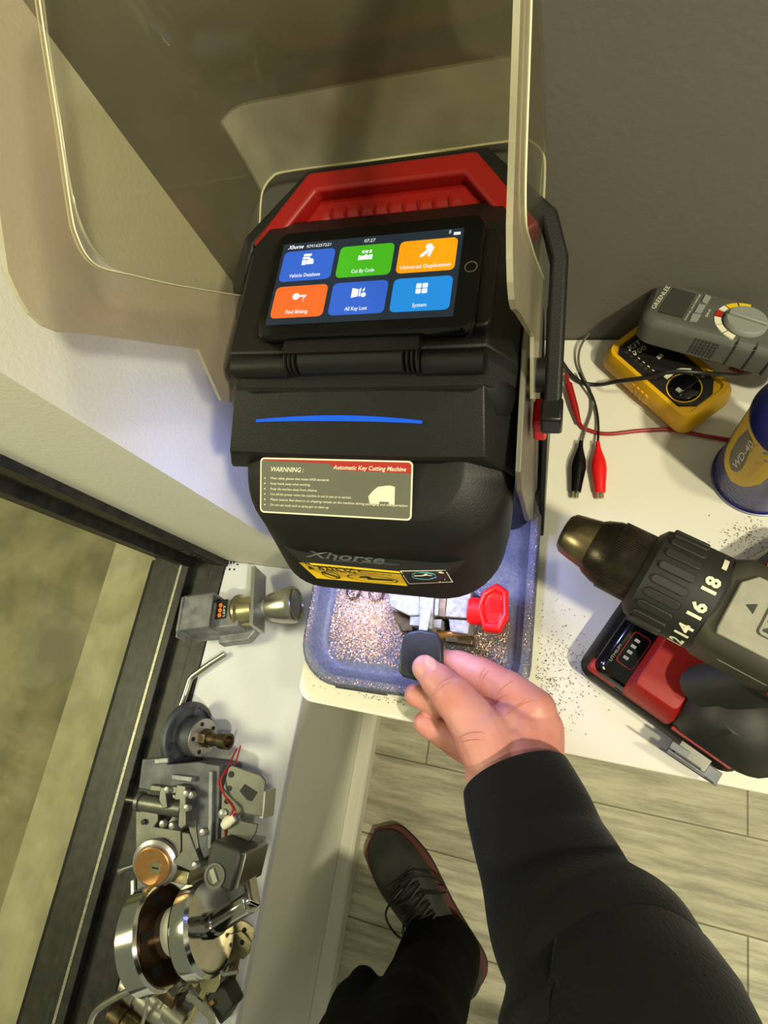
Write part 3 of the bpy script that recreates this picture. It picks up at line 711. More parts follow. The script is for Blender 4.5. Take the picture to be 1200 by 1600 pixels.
# --- brass chips
bm = nb()
def chip(p, s):
    a = random.random()*6.3; t = V((math.cos(a), math.sin(a), random.uniform(-.5, .5)))*s; b = V((-math.sin(a), math.cos(a), random.uniform(-.5, .5)))*s*.5
    vv = [bm.verts.new(V(p)+x) for x in (-t-b, t-b, t+b, -t+b)]; bm.faces.new(vv)
for i in range(12000):
    x = random.gauss(-.045, .030); y = random.gauss(-.078, .030)
    if abs(x-.006) < .094 and -.134 < y < .0: chip(MM @ V((x, y, .0100)), random.uniform(.0003, .0010))
for i in range(2200):
    x = random.gauss(.082, .018); y = random.gauss(-.10, .025)
    if x < .100 and y > -.134: chip(MM @ V((x, y, .0104)), random.uniform(.0003, .0008))
for i in range(1100):
    a = random.random()
    x, y = random.choice(((random.uniform(-.10, .115), -.1545), (-.1065, random.uniform(-.12, .0)), (.1185, random.uniform(-.13, .15)))); 
    chip(MM @ V((x+random.gauss(0, .0015), y+random.gauss(0, .0015), .0258)), random.uniform(.0002, .0006))
tag(obj('metal_shavings', bm, 'shaving', None), 'brass coloured metal shavings lying in the tray of the machine', 'metal shavings', kind='stuff')
bm = nb()
for i in range(1100):
    c_ = random.choice(((560, 1095, 60, 10), (850, 1040, 20, 50), (860, 1100, 30, 45), (620, 1105, 60, 10), (890, 1040, 30, 40), (1170, 840, 25, 15)))
    p = at(random.gauss(c_[0], c_[2]), random.gauss(c_[1], c_[3]), .0006)
    if -.02 > p.y or p.x < -.25: continue
    q_ = MI @ p
    if q_.y > -.164 and q_.x < .128 : continue
    chip(p, random.uniform(.0003, .0008))
tag(obj('metal_dust', bm, 'dust', None), 'fine dark metal dust scattered over the white worktop beside the tray', 'metal dust', kind='stuff')
# ================================================================== KEY in the clamp
kz = .066
ky = thing('car_key', 'black plastic headed car key held in the clamp between thumb and finger', 'key', at(660, 1020, kz))
hx = [at(x, y, kz) for x, y in ((640, 988), (658, 984), (683, 989), (692, 1003), (693, 1030), (690, 1060), (660, 1066), (630, 1058), (624, 1048), (627, 1015), (631, 997))]
cen = sum(hx, V())/len(hx)
bm = nb(); prs = []
for sc, z in ((.93, -.0045), (1, -.003), (1, .003), (.93, .0048)): prs.append([cen+(p-cen)*sc+V((0, 0, z)) for p in hx])
loft(bm, prs); obj('key_head', bm, 'key_black', ky, bevel=.001)
bm = nb(); hx2 = spline([at(x, y, kz+.0050) for x, y in ((634, 1046), (636, 1022), (644, 1005), (658, 998), (672, 1001), (681, 1014), (684, 1032), (678, 1052))], 4)
loft(bm, [[p+V((0, 0, -.003)) for p in hx2], hx2]); obj('key_logo_pad', bm, 'key_black', ky, bevel=.0006)
bm = nb(); a = at(641, 1046, kz+.0052); lathe(bm, [(.0026, 0), (.0026, .0008)], Matrix.Translation(a), 16); obj('key_ring_hole', bm, 'deep_black', ky)
bm = nb(); a = at(660, 990, kz); b = at(668, 950, kz-.004); bar_ = [(a-V((.004, 0, .001)), a+V((.004, 0, .001)), b)]; box(bm, (0, 0, 0), ((b-a).length, .008, .0022), frame((a+b)/2, b-a, z=V((0, 0, 1)))); obj('key_blade', bm, 'clamp_steel', ky)
# ================================================================== YELLOW METER
a = at(950, 548, .034); b = at(1072, 655, .034); c = at(1140, 598, .034)
ux = (b-a); ux.z = 0; LX = ux.length; um = frame((0, 0, 0), ux, z=V((0, 0, 1))); cy_ = (c-b).dot(um.col[1].xyz)
yc = a+ux/2+um.col[1].xyz*(cy_/2); yc.z = 0
ym = thing('multimeter', 'yellow rubber cased multimeter with black face lying under the grey one', 'multimeter', yc, math.atan2(ux.y, ux.x))
hx_, hy_ = LX/2+.006, abs(cy_)/2+.004
bm = nb(); loft(bm, [rr(0, 0, hx_-.006, hy_-.004, .012, 5, 0), rr(0, 0, hx_+.001, hy_+.001, .013, 5, .010), rr(0, 0, hx_, hy_, .013, 5, .026), rr(0, 0, hx_-.004, hy_-.004, .011, 5, .034), rr(0, 0, hx_-.009, hy_-.008, .006, 5, .034), rr(0, 0, hx_-.010, hy_-.009, .006, 5, .030)])
for i in range(4): 
    for s in (1, -1): box(bm, (.0+i*.006-.01, s*(hy_), .018), (.003, .003, .016))
obj('case', bm, 'yellow', ym, False, autos=35)
bm = nb(); prism(bm, [(-hx_+.010, -hy_+.016), (-hx_+.016, -hy_+.009), (-hx_+.03, -hy_+.009), (-hx_+.034, -hy_+.010), (hx_-.022, -hy_+.010), (hx_-.011, -hy_+.022), (hx_-.011, hy_-.022), (hx_-.022, hy_-.010), (-hx_+.016, hy_-.010), (-hx_+.010, hy_-.016)], .029, .0325); obj('face', bm, 'label_black', ym, False, bevel=.0006)
dm = at(1070, 604, .036); q_ = wm(ym).inverted() @ dm
bm = nb(); loft(bm, [circ(r, 30, z, q_.x, q_.y) for r, z in ((.0165, .0324), (.0165, .0335), (.0155, .0335), (.0155, .0324))], False, False); obj('dial_ring', bm, 'label_yellow', ym, False)
bm = nb(); lathe(bm, [(.0148, .032), (.0148, .036), (.012, .037)], Matrix.Translation((q_.x, q_.y, 0)), 30); box(bm, (q_.x+.001, q_.y, .039), (.008, .024, .006), ); dd = obj('dial', bm, 'gloss_black', ym, False, bevel=.001)
bm = nb(); box(bm, (q_.x+.001, q_.y-.010, .0425), (.005, .004, .0008)); obj('dial_mark', bm, 'dial_grey', dd, False)
bm = nb()
for i in range(7): box(bm, (-hx_+.020+i*.0068, -hy_+.0160, .0328), (.0035, .0030, .0008))
pieces('button_row', bm, 'meter_dark', ym, False)
bm = nb()
for i in range(7): box(bm, (-hx_+.020+i*.0068, -hy_+.0200, .0328), (.0026, .0010, .0006))
for k, aa in enumerate((2.3, 2.7, 3.15)):
    box(bm, (0, 0, 0), (.009, .0045, .0006), Matrix.Translation((q_.x+.0205*math.cos(aa), q_.y+.0205*math.sin(aa), .0328)) @ Matrix.Rotation(aa+1.57, 4, 'Z'))
box(bm, (-hx_+.046, .004, .0328), (.004, .006, .0006)); 
tbm(bm, [('KIT', 0, .008, .006, .014), ('700', 0, 0, .006, .014)], Matrix.Translation((-hx_+.0290, -hy_+.0195, .0332)) @ Matrix.Rotation(1.45, 4, 'Z'))
tbm(bm, [('OFF', 0, 0, .003, .007)], Matrix.Translation((q_.x-.004, q_.y+.020, .0332)))
obj('face_print', bm, 'label_white', ym, False)
# ================================================================== GREY METER
A = at(1003, 497, .100); B = at(1195, 548, .088); Cc = at(1048, 441, .082)
gx = (B-A).normalized(); gy = (Cc-A); gy = (gy-gx*gy.dot(gx)); gw = gy.length; GM = frame(A, gx, y=gy)
gm = thing('multimeter', 'grey digital multimeter with round dial and yellow and red markings, propped on the yellow one', 'multimeter', (A.x+.06, A.y+.02, 0))
GL = .165
def gl(ins, z): return rr(GL/2, gw/2, GL/2-ins, gw/2-ins, .014, 6, z)
bm = nb(); loft(bm, [gl(.004, -.030), gl(.0, -.026), gl(-.001, -.008), gl(0, -.004), gl(.004, 0)], m=GM); obj('case', bm, 'meter_grey', gm, autos=40)
bm = nb()
for i in range(4):
    box(bm, (.085+i*.016, -.0012, -.014), (.0012, .0014, .024), GM); box(bm, (.085+i*.016, .004, -.0005), (.0012, .009, .0014), GM)
for i in range(7):
    for k in range(5): box(bm, (.052+i*.0032, -.0014, -.006-k*.0036), (.0018, .0008, .0018), GM)
obj('side_grip', bm, 'meter_dark', gm)
# screen, keys, dial by plane points
gn = GM.col[2].xyz
def gq(x, y, e=.0004): p = onp(x, y, A+gn*e, gn); return p
def gquad(name, pts, mt, e=.0006, th=.0006):
    bm = nb(); pp_ = [gq(x, y) for x, y in pts]; loft(bm, [[p-gn*.001 for p in pp_], [p+gn*e for p in pp_]]); return obj(name, bm, mt, gm)
gquad('lcd', ((1052, 450), (1088, 460), (1066, 497), (1028, 487)), 'meter_dark')
for k, pts in enumerate((((1102, 461), (1111, 465), (1104, 477), (1096, 472)), ((1092, 476), (1103, 478), (1095, 491), (1085, 488)), ((1082, 491), (1095, 493), (1089, 503), (1077, 502)))): gquad('key_button', pts, 'dial_grey', .001)
dc = gq(1164, 505); bm = nb(); lathe(bm, [(.0190, 0), (.0190, .003), (.0175, .005)], frame(dc, gx, y=gy), 36); dl = obj('dial', bm, 'dial_grey', gm, autos=40)
bm = nb(); box(bm, (0, 0, .0062), (.034, .004, .003), frame(dc, gx, y=gy) @ Matrix.Rotation(-.1, 4, 'Z')); obj('dial_ridge', bm, 'dial_grey', dl, bevel=.001)
def arc(name, a0, a1, mt, n=1):
    bm = nb(); fm = frame(dc, gx, y=gy)
    for k in range(n):
        b0 = a0+(a1-a0)*k/n+.03; b1 = a0+(a1-a0)*(k+1)/n-.03
        o_ = [(.0268*math.cos(t), .0268*math.sin(t)) for t in [b0+(b1-b0)*i/4 for i in range(5)]]+[(.0208*math.cos(t), .0208*math.sin(t)) for t in [b1+(b0-b1)*i/4 for i in range(5)]]
        prism(bm, o_, -.001, .0006, fm)
    return obj(name, bm, mt, gm)
rd = math.radians
arc('dial_scale', rd(86), rd(140), 'label_yellow', 2); arc('dial_scale', rd(140), rd(160), 'label_white', 1); arc('dial_scale', rd(160), rd(182), 'label_red', 1); arc('dial_scale', rd(182), rd(258), 'label_white', 3)
bm = nb()
fa = frame(gq(1023, 484)+gn*.0006, gq(1047, 449)-gq(1023, 484), z=gn); tbm(bm, [('GREENLEE', 0, 0, .0042, (gq(1047, 449)-gq(1023, 484)).length)], fa)
fa = frame(gq(1071, 501)+gn*.0006, gq(1095, 461)-gq(1071, 501), z=gn); tbm(bm, [('DIGITAL MULTIMETER', 0, 0, .0014, (gq(1095, 461)-gq(1071, 501)).length)], fa)
fa = frame(gq(1105, 496)+gn*.0006, gq(1113, 480)-gq(1105, 496), z=gn); tbm(bm, [('DM-45', 0, 0, .0022, .011)], fa)
obj('case_print', bm, 'label_white', gm)
# ================================================================== LEADS AND CLIPS
def cable(name, pts, r, mt, label, cat='cable', group=None):
    bm = nb(); tube(bm, spline(pts, 8), r, 8); return tag(obj(name, bm, mt, smooth=True), label, cat, group)
cable('test_lead', [at(876, 562, .012), at(890, 582, .006), at(908, 597, .004), at(935, 601, .005), at(965, 596, .030), at(1010, 590, .042), at(1048, 581, .050), at(1100, 583, .048), at(1150, 586, .025), at(1175, 580, .012), at(1215, 574, .01)], .0022, 'cable_black', 'black test lead crossing over the yellow multimeter')
cable('test_lead', [at(884, 585, .006), at(892, 612, .005), at(905, 660, .003), at(920, 672, .003), at(950, 678, .003), at(1000, 673, .003), at(1050, 671, .003), at(1090, 679, .003), at(1145, 688, .003), at(1180, 690, .003)], .0021, 'cable_red', 'red test lead running from the machine to the blue can')
cable('test_lead', [at(1140, 575, .012), at(1165, 583, .008), at(1190, 578, .008), at(1215, 590, .006)], .0021, 'cable_red', 'short red lead emerging under the grey multimeter')
cable('clip_lead', [at(972, 518, .006), at(950, 511, .008), at(925, 518, .010), at(908, 540, .010), at(904, 565, .006), at(912, 590, .004), at(922, 610, .003), at(924, 640, .003), at(915, 670, .004), at(909, 692, .006)], .0013, 'cable_grey', 'thin grey looping lead ending at the black crocodile clip')
cable('clip_lead', [at(905, 583, .007), at(914, 600, .008), at(926, 620, .006), at(933, 645, .004), at(935, 670, .005), at(934, 694, .007)], .0013, 'cable_black', 'thin black lead ending at the red crocodile clip')
bm = nb(); p0 = at(888, 600, .008); p1 = at(905, 662, .005); tube(bm, [p0, p0.lerp(p1, .6), p1], [.0042, .0040, .0024], 10)
tag(obj('lead_sleeve', bm, 'cable_red', smooth=True), 'dark red strain sleeve on the red lead beside the machine', 'sleeve')
def clip(px0, px1, mt, label):
    a, b = at(*px0, .009), at(*px1, .006); d = b-a; fm = cylz(a, d); l = d.length
    t = thing('crocodile_clip', label, 'clip', (a.x, a.y, 0), 0, None)
    bm = nb(); prof = [(0, .0022), (.12, .0028), (.35, .0070), (.5, .0078), (.75, .0062), (.93, .0052)]
    loft(bm, [[(math.cos(k*math.pi/8)*r*1.0, math.sin(k*math.pi/8)*r*.78, z*l) for k in range(16)] for z, r in prof], m=fm)
    obj('boot', bm, mt, t, autos=50)
    bm = nb()
    for s in (-1, 1): box(bm, (s*.0022, 0, l*.97), (.0022, .004, l*.12), fm)
    pieces('jaw', bm, 'nickel', t)
clip((908, 689), (899, 775), 'gloss_black', 'black crocodile clip on the worktop beside the red one')
clip((934, 690), (938, 776), 'red_bright', 'red crocodile clip on the worktop beside the black one')
# ================================================================== SPRAY CAN
cc = V((.1725, .254, 0)); CRd = .042
can = thing('spray_can', 'worn dark blue spray can with a yellow shield at the right edge', 'spray can', cc)
bm = nb(); lathe(bm, [(CRd-.002, 0), (CRd, .001), (CRd, .004), (CRd-.0015, .006), (CRd-.0015, .118), (CRd-.0005, .120), (CRd-.001, .123), (CRd-.010, .134), (CRd-.022, .141), (CRd-.024, .141)], Matrix.Translation(cc), 64)
obj('can_body', bm, 'can_blue', can, autos=35)
bm = nb(); lathe(bm, [(CRd-.0005, 0), (CRd+.0006, .001), (CRd+.0006, .0035), (CRd-.001, .0042)], Matrix.Translation(cc), 64); obj('bottom_rim', bm, 'can_worn', can, autos=30)
bm = nb(); lathe(bm, [(.017, .141), (.017, .150), (.008, .152), (.008, .162)], Matrix.Translation(cc), 24); obj('nozzle', bm, 'red_bright', can, autos=40)
def wrap(pts, e):    # (angle in degrees, height) -> on the can
    return [cc+V(((CRd-.0015+e)*math.cos(rd(a)), (CRd-.0015+e)*math.sin(rd(a)), z)) for a, z in pts]
def wrapfill(bm, pts, e):
    """fan-triangulated patch that follows the can"""
    a0 = sum(p[0] for p in pts)/len(pts); z0 = sum(p[1] for p in pts)/len(pts)
    pts = [(p[0]+(q2[0]-p[0])*t/6, p[1]+(q2[1]-p[1])*t/6) for p, q2 in zip(pts, pts[1:]+pts[:1]) for t in range(6)]
    c0_ = (a0, z0); n = len(pts)
    for i in range(n):
        p, q2 = pts[i], pts[(i+1) % n]
        for k in range(6):
            l0, l1 = k/6, (k+1)/6
            f = lambda s, l: (c0_[0]+(s[0]-c0_[0])*l, c0_[1]+(s[1]-c0_[1])*l)
            v_ = [bm.verts.new(x) for x in wrap([f(p, l1), f(q2, l1)]+([f(q2, l0), f(p, l0)] if k else [c0_]), e)]
            bm.faces.new(v_)
bm = nb(); wrapfill(bm, [(172, .055), (180, .046), (195, .040), (215, .038), (232, .047), (243, .066), (248, .118), (166, .118), (168, .07)], .0003); obj('shield_label', bm, 'label_yellow', can)
bm = nb(); wrapfill(bm, [(188, .064), (196, .055), (206, .052), (214, .058), (216, .070), (212, .092), (206, .112), (190, .112), (186, .09)], .0006); obj('label_panel', bm, 'label_grey', can)
bm = nb(); b2 = nb(); tbm(b2, [('WD-40', 0, 0, 1, 4.0, 0, .02)], I4)
for f in b2.faces:
    vv = [bm.verts.new(wrap([(205-(v_.co.y)*9+6, .060+v_.co.x*.013)], .0009)[0]) for v_ in f.verts]; bm.faces.new(vv)
b2.free(); obj('shield_lettering', bm, 'label_white', can)
bm = nb()
for i in range(90):
    a_ = random.gauss(222, 20); z_ = abs(random.gauss(.014, .012))+.005; da = random.uniform(.4, 3); dz = random.uniform(.0004, .0012)
    tlt = random.uniform(-.001, .001)
    v_ = [bm.verts.new(x) for x in wrap([(a_-da, z_), (a_+da, z_+tlt), (a_+da, z_+dz+tlt), (a_-da, z_+dz)], .0003)]; bm.faces.new(v_)
obj('scratches', bm, 'can_worn', can)
# ================================================================== DRILL
fe, be = at(905, 1045, .022), at(1105, 1186, .022)
dx = (fe-be); dx.z = 0; dx.normalize()
DA = V((at(890, 846, .17)-at(1105, 955, .17)).normalized()); DA.z = 0; DA.normalize()
dtip = at(888, 833, .168)
DM_ = frame(dtip, -DA, z=V((0, 0, 1)))         # +x runs from the tip to the rear, z up
dr = thing('cordless_drill', 'red and black cordless drill standing on its battery at the table edge', 'cordless drill', (fe.x+.06, fe.y-.02, 0))
AXM = DM_ @ Matrix(((0, 0, 1, 0), (1, 0, 0, 0), (0, 1, 0, 0), (0, 0, 0, 1)))   # lathe z -> drill x
bm = nb(); lathe(bm, [(.008, -.004), (.0125, -.003), (.0155, .0), (.0190, .018), (.0190, .022)], AXM, 40); obj('chuck_nose', bm, 'chuck_nose', dr, autos=40)
bm = nb(); lathe(bm, [(.0195, .019), (.0215, .022), (.0245, .030), (.0255, .040), (.0255, .062), (.024, .064)], AXM, 48)
ck = obj('chuck_sleeve', bm, 'chuck', dr, autos=30)
bm = nb()
for k in range(90):
    a_ = k*2*math.pi/90
    if k % 30 > 5: box(bm, (.046, math.cos(a_)*.0255, math.sin(a_)*.0255), (.026, .0007, .0007), DM_ @ Matrix.Rotation(0, 4, 'X'))
kk = obj('knurling', bm, 'chuck', ck)
bm = nb(); lathe(bm, [(.027, .055), (.0325, .059), (.034, .064), (.0345, .088), (.0345, .102), (.033, .104)], AXM, 56); rg = obj('torque_ring', bm, 'rubber', dr, autos=30)
bm = nb()
for k in range(22):
    a_ = k*2*math.pi/22; fm = DM_ @ Matrix.Rotation(a_, 4, 'X'); prism(bm, rr(0, 0, .0115, .0030, .0028, 4), .0335, .0358, fm @ Matrix.Translation((.074, 0, 0)))
obj('ring_rib', bm, 'rubber', rg, bevel=.0006)
def ringtxt(bm, s, ang, size, wd):
    b2 = nb(); tbm(b2, [(s, -wd/2, -size/2, size, wd, 0, .03)], I4)
    for f in b2.faces:
        vv = []
        for v_ in f.verts:      # text x runs around the ring, text y towards the chuck
            a_ = ang+v_.co.x/.0345; vv.append(bm.verts.new(DM_ @ V((.1215-v_.co.y, -math.sin(a_)*.0349*-1, math.cos(a_)*.0349))))
        bm.faces.new(vv)
    b2.free()
bm = nb()
SG = -1
for s, a_ in (('18', .06), ('16', -.46), ('14', -.96), ('12', -1.40)):
    b2 = nb(); wd = .0105; tbm(b2, [(s, -wd/2 if len(s) > 1 else -.003, -.0042, .0085, wd if len(s) > 1 else .005, 0, .04)], I4)
    for f in b2.faces:
        vv = []
        for v_ in f.verts:
            aa = a_+v_.co.x/.0345; vv.append(bm.verts.new(DM_ @ V((.0945-v_.co.y, math.sin(aa)*.0351, math.cos(aa)*.0351))))
        bm.faces.new(vv)
    b2.free()
for t in range(5):
    a0_, a1_ = .46+t*.06, .46+(t+1)*.06
    v_ = [bm.verts.new(DM_ @ V((x, math.sin(aa)*.0351, math.cos(aa)*.0351))) for x, aa in ((.0955, a0_), (.0985, a0_), (.0985, a1_), (.0955, a1_))]; bm.faces.new(v_)
obj('torque_numbers', bm, 'label_white', rg)
# gear housing and motor body
DM_ = DM_ @ Matrix.Translation((-.031, 0, 0))
def drl(x, hy, hz, r, cz=0): return [DM_ @ V((x, p[0], p[1]+cz)) for p in rr(0, 0, hy, hz, r, 5)]
bm = nb(); loft(bm, [drl(.133, .031, .031, .02), drl(.140, .033, .033, .014), drl(.180, .033, .034, .012), drl(.19, .032, .033, .012)]); obj('gear_housing', bm, 'drill_mid', dr, autos=40)
bm = nb(); loft(bm, [drl(.186, .033, .035, .014, -.001), drl(.20, .034, .037, .016, -.002), drl(.255, .034, .037, .018, -.002), drl(.275, .028, .030, .018, -.002)]); obj('motor_housing', bm, 'rubber', dr, autos=40)
bm = nb(); prism(bm, [(.139, -.020), (.140, -.024), (.170, -.024), (.176, -.010), (.176, .020), (.146, .020), (.139, .012)], .0325, .0362, DM_); obj('top_plate', bm, 'drill_grey', dr, bevel=.0008)
bm = nb(); prism(bm, rr(.164, 0, .0058, .013, .0025, 4), .0355, .0370, DM_); o = obj('badge_pad', bm, 'drill_grey', dr, bevel=.0004)
txm = DM_ @ Matrix.Translation((.164+.0038, 0, .0372)) @ Matrix.Rotation(math.pi/2, 4, 'Z')
bm = nb(); tbm(bm, [('M18', -.0105, 0, .0078, .021, 0, .02)], txm); prism(bm, [(.152, -.0035), (.152, .0035), (.1465, 0)], .0355, .0366, DM_)
loft(bm, [[DM_ @ V((p[0], p[1], .0372)) for p in rr(.164, 0, h, k_, .0025, 4)] for h, k_ in ((.0062, .0134), (.0055, .0127))], False, False)
obj('badge_lettering', bm, 'rubber', dr)
bm = nb(); prism(bm, [(.150, 0), (.180, 0), (.186, .006), (.186, .014), (.156, .014)], .027, .0345, DM_ @ Matrix.Rotation(rd(62), 4, 'X') @ Matrix.Translation((0, -.007, 0))); obj('side_plate', bm, 'drill_grey', dr, bevel=.0008)
bm = nb(); prism(bm, [(.179, -.022), (.25, -.022), (.25, .022), (.179, .022)], .033, .0372, DM_); prism(bm, [(.187, -.010), (.262, -.010), (.262, .006), (.187, .006)], -.002, .0345, DM_ @ Matrix.Rotation(rd(90), 4, 'X')); pieces('red_panel', bm, 'red_bright', dr, bevel=.001)
# grip column
gt = DM_ @ V((.215, 0, -.03)); ctr = (fe+be)/2; 
FM = frame((0, 0, 0), -dx, z=V((0, 0, 1))); side = FM.col[1].xyz  # foot axes: x to the rear, y = sideways
if (gt-fe).dot(side) < 0: side = -side
fo = V((fe.x, fe.y, 0)); 
def fp(x, y, z): return fo - dx*x + side*y + V((0, 0, z))
FL = (fe-be).length+.02
gb = fp(FL*.62, .045, .075)
bm = nb(); loft(bm, [[p+V((x_*.024, y_*.018, 0)) for x_, y_ in circ2] for p, circ2 in ((gb, [(math.cos(t), math.sin(t)) for t in [k*math.pi/8 for k in range(16)]]), ((gb+gt)/2+V((.0, 0, 0)), [(math.cos(t), math.sin(t)) for t in [k*math.pi/8 for k in range(16)]]), (gt, [(math.cos(t), math.sin(t)) for t in [k*math.pi/8 for k in range(16)]]))])
obj('grip', bm, 'rubber', dr, smooth=True)
bm = nb(); g2 = (gb*.35+gt*.65)-V((0, 0, 0))+DA*.026; tube(bm, [g2+V((0, 0, .016)), g2+DA*.006, g2-V((0, 0, .016))], [.008, .009, .007], 10); obj('trigger', bm, 'red_plastic', dr, smooth=True)
# foot (battery mount) and battery
def fl(x0, x1, y0, y1, r, z): return [fp(p[0], p[1], z) for p in rr((x0+x1)/2, (y0+y1)/2, (x1-x0)/2, (y1-y0)/2, r, 5)]
bm = nb(); loft(bm, [fl(.0, FL, .0, .086, .012, 0), fl(-.003, FL+.002, -.002, .088, .014, .004), fl(-.003, FL+.002, -.002, .088, .014, .022), fl(.002, FL, .003, .083, .012, .028)]); bt = obj('battery', bm, 'satin_black', dr, autos=40)
bm = nb(); loft(bm, [fl(.006, .052, .004, .082, .01, .027), fl(.008, .050, .006, .080, .01, .036), fl(.016, .048, .010, .076, .008, .042)]); obj('battery_nose', bm, 'gloss_black', bt, autos=40)
bm = nb(); loft(bm, [fl(.004, .034, .003, .018, .004, .0275), fl(.006, .034, .006, .016, .004, .034)]); loft(bm, [fl(.036, .085, .003, .080, .006, .027), fl(.038, .083, .006, .078, .006, .046), fl(.042, .078, .014, .072, .006, .060)]); pieces('red_shell', bm, 'red_plastic', dr, bevel=.001)
bm = nb(); loft(bm, [fl(.074, FL+.015, .004, .082, .020, .028), fl(.076, FL+.018, .004, .082, .022, .050), fl(.084, FL+.006, .012, .074, .024, .072), fl(.092, FL-.008, .022, .064, .020, .085)]); obj('foot_shell', bm, 'rubber', dr, autos=50)
bm = nb(); loft(bm, [fl(.085, FL-.006, .0025, .006, .001, .028), fl(.085, FL-.006, .0025, .006, .001, .036)]); obj('red_trim', bm, 'red_plastic', dr)
bm = nb()
for k in range(4): prism(bm, rr(0, 0, .0022, .0014, .0004, 2), 0, .0006, frame(fp(.026, .030+k*.006, .0426), -dx, z=V((0, 0, 1))))
tbm(bm, [('LITHIUM', 0, 0, .0026, .017)], frame(fp(.018, .020, .0428), side, z=V((0, 0, 1))))
obj('charge_gauge', bm, 'dial_grey', bt)
bm = nb(); loft(bm, [[fp(p[0], p[1], .0424) for p in rr(.028, .039, a_, b_, .003, 4)] for a_, b_ in ((.008, .016), (.0074, .0154))], False, False); obj('gauge_outline', bm, 'red_plastic', bt)
# belt hook: bent steel strip on the foot's outer side
h0 = at(1035, 1160, .040); h1 = at(1115, 1188, .040)
bm = nb()
prism(bm, [(0, 0), (.026, 0), (.026, .012), (0, .012)], 0, .0016, frame(at(1066, 1156, .030), -dx, y=-side))
hk = obj('belt_hook', bm, 'zinc', dr, bevel=.0006)
e0 = at(1024, 1166, .030); e1 = at(1108, 1222, .022)
hv = (e1-e0); hv_l = hv.length; hm_ = frame(e0, hv, z=side); 
bm = nb(); loft(bm, [[hm_ @ V((p[0], p[1], z)) for p in ((0, -.010), (.004, -.016), (hv_l-.012, -.018), (hv_l, -.008), (hv_l-.004, .001), (.004, .004))] for z in (0, .0016)])
loft(bm, [[hm_ @ V((p[0], p[1], z)) for p in ((.010, -.013), (hv_l-.016, -.014), (hv_l-.012, -.006), (.012, -.004))] for z in (.004, .0054)])
box(bm, (.030, -.003, .006), (.044, .002, .012), hm_)
obj('hook_blade', bm, 'cast_dark', hk, bevel=.0005)
# dark battery pack at the right edge
bp_ = at(1212, 900, .0); pk = thing('battery_pack', 'dark battery pack cut off by the right edge behind the drill', 'battery pack', (bp_.x, bp_.y, 0), .7)
bm = nb(); loft(bm, [rr(0, 0, .03, .024, .01, 5, z) for z in (0, .004, .03)]+[rr(0, 0, .024, .019, .008, 5, .04)]); obj('shell', bm, 'gloss_black', pk, False, autos=40)
bm = nb(); loft(bm, [rr(0, 0, .018, .013, .006, 5, z) for z in (.038, .043)]); obj('red_cap', bm, 'red_plastic', pk, False)
# ================================================================== LOCKS ON THE SILL
# 1. boxed deadlatch with knob
o1 = at(298, 968, -.285); d1 = at(462, 944, -.285)-o1; F1 = frame(o1, d1, z=V((0, 0, 1)))
F1 = F1 @ Matrix.Rotation(rd(-12), 4, 'X')
lk = thing('knob_lock', 'grey cast door lock with square box end, flange plate and steel thumb knob', 'lock', (o1.x+.05, o1.y, ZS))
bm = nb()
for y0, z0, sy, sz in ((0, .029, .062, .004), (0, -.029, .062, .004), (.029, 0, .004, .062), (-.029, 0, .004, .062)): box(bm, (.030, y0, z0), (.056, sy, sz), F1)
box(bm, (-.002, 0, 0), (.006, .062, .060), F1); box(bm, (-.002, -.036, .018), (.003, .012, .024), F1); obj('latch_box', bm, 'cast', lk, bevel=.001)
bm = nb(); box(bm, (.076, -.006, -.006), (.052, .050, .046), F1); prism(bm, [(.05, -.045), (.105, -.045), (.118, -.030), (.118, .022), (.10, .034), (.05, .034)], -.036, -.016, F1); obj('lock_body', bm, 'cast', lk, bevel=.003)
bm = nb(); box(bm, (.070, .002, .0185), (.020, .034, .0012), F1); st = obj('sticker', bm, 'label_black', lk)
bm = nb(); [prism(bm, [(p[0]*.9, p[1]*.9) for p in rr(0, 0, .0035, .0040, .0014, 3)], 0, .0006, F1 @ Matrix.Translation((.068, y_, .0192)) @ Matrix.Rotation(.4, 4, 'Z')) for y_ in (-.009, 0, .009)]; obj('sticker_mark', bm, 'orange', st)
bm = nb(); tbm(bm, [('LEFT', 0, 0, .004, .020)], F1 @ Matrix.Translation((.078, -.012, .0193)) @ Matrix.Rotation(1.57, 4, 'Z')); obj('sticker_lettering', bm, 'label_white', st)
L1 = F1 @ Matrix(((0, 0, 1, 0), (1, 0, 0, 0), (0, 1, 0, 0), (0, 0, 0, 1)))
bm = nb(); lathe(bm, [(.028, .090), (.0305, .094), (.0305, .098), (.026, .100), (.026, .126)], L1, 36); obj('collar', bm, 'nickel', lk, autos=30)
bm = nb(); box(bm, (.129, .010, .002), (.007, .108, .044), F1 @ Matrix.Rotation(.06, 4, 'Z')); obj('flange_plate', bm, 'steel', lk, bevel=.001)
bm = nb(); lathe(bm, [(.014, .130), (.014, .142), (.017, .143), (.017, .147), (.014, .148), (.014, .158)], L1, 30); obj('neck', bm, 'cast', lk, autos=30)
bm = nb(); lathe(bm, [(.016, .148), (.022, .150), (.0245, .156), (.0285, .172), (.0310, .188), (.0310, .196), (.029, .200), (.026, .201), (.0245, .198)], L1, 40); obj('knob', bm, 'brushed', lk, autos=40)
# 2. bent handle
bm = nb(); tube(bm, [at(352, 1022, -.322), at(330, 1036, -.322), at(302, 1056, -.322), at(297, 1062, -.322), at(288, 1090, -.322), at(276, 1122, -.322)], .0055, 12)
tag(obj('bent_rod', bm, 'brushed', smooth=True), 'bent bright steel rod lying between the knob lock and the round one', 'rod')
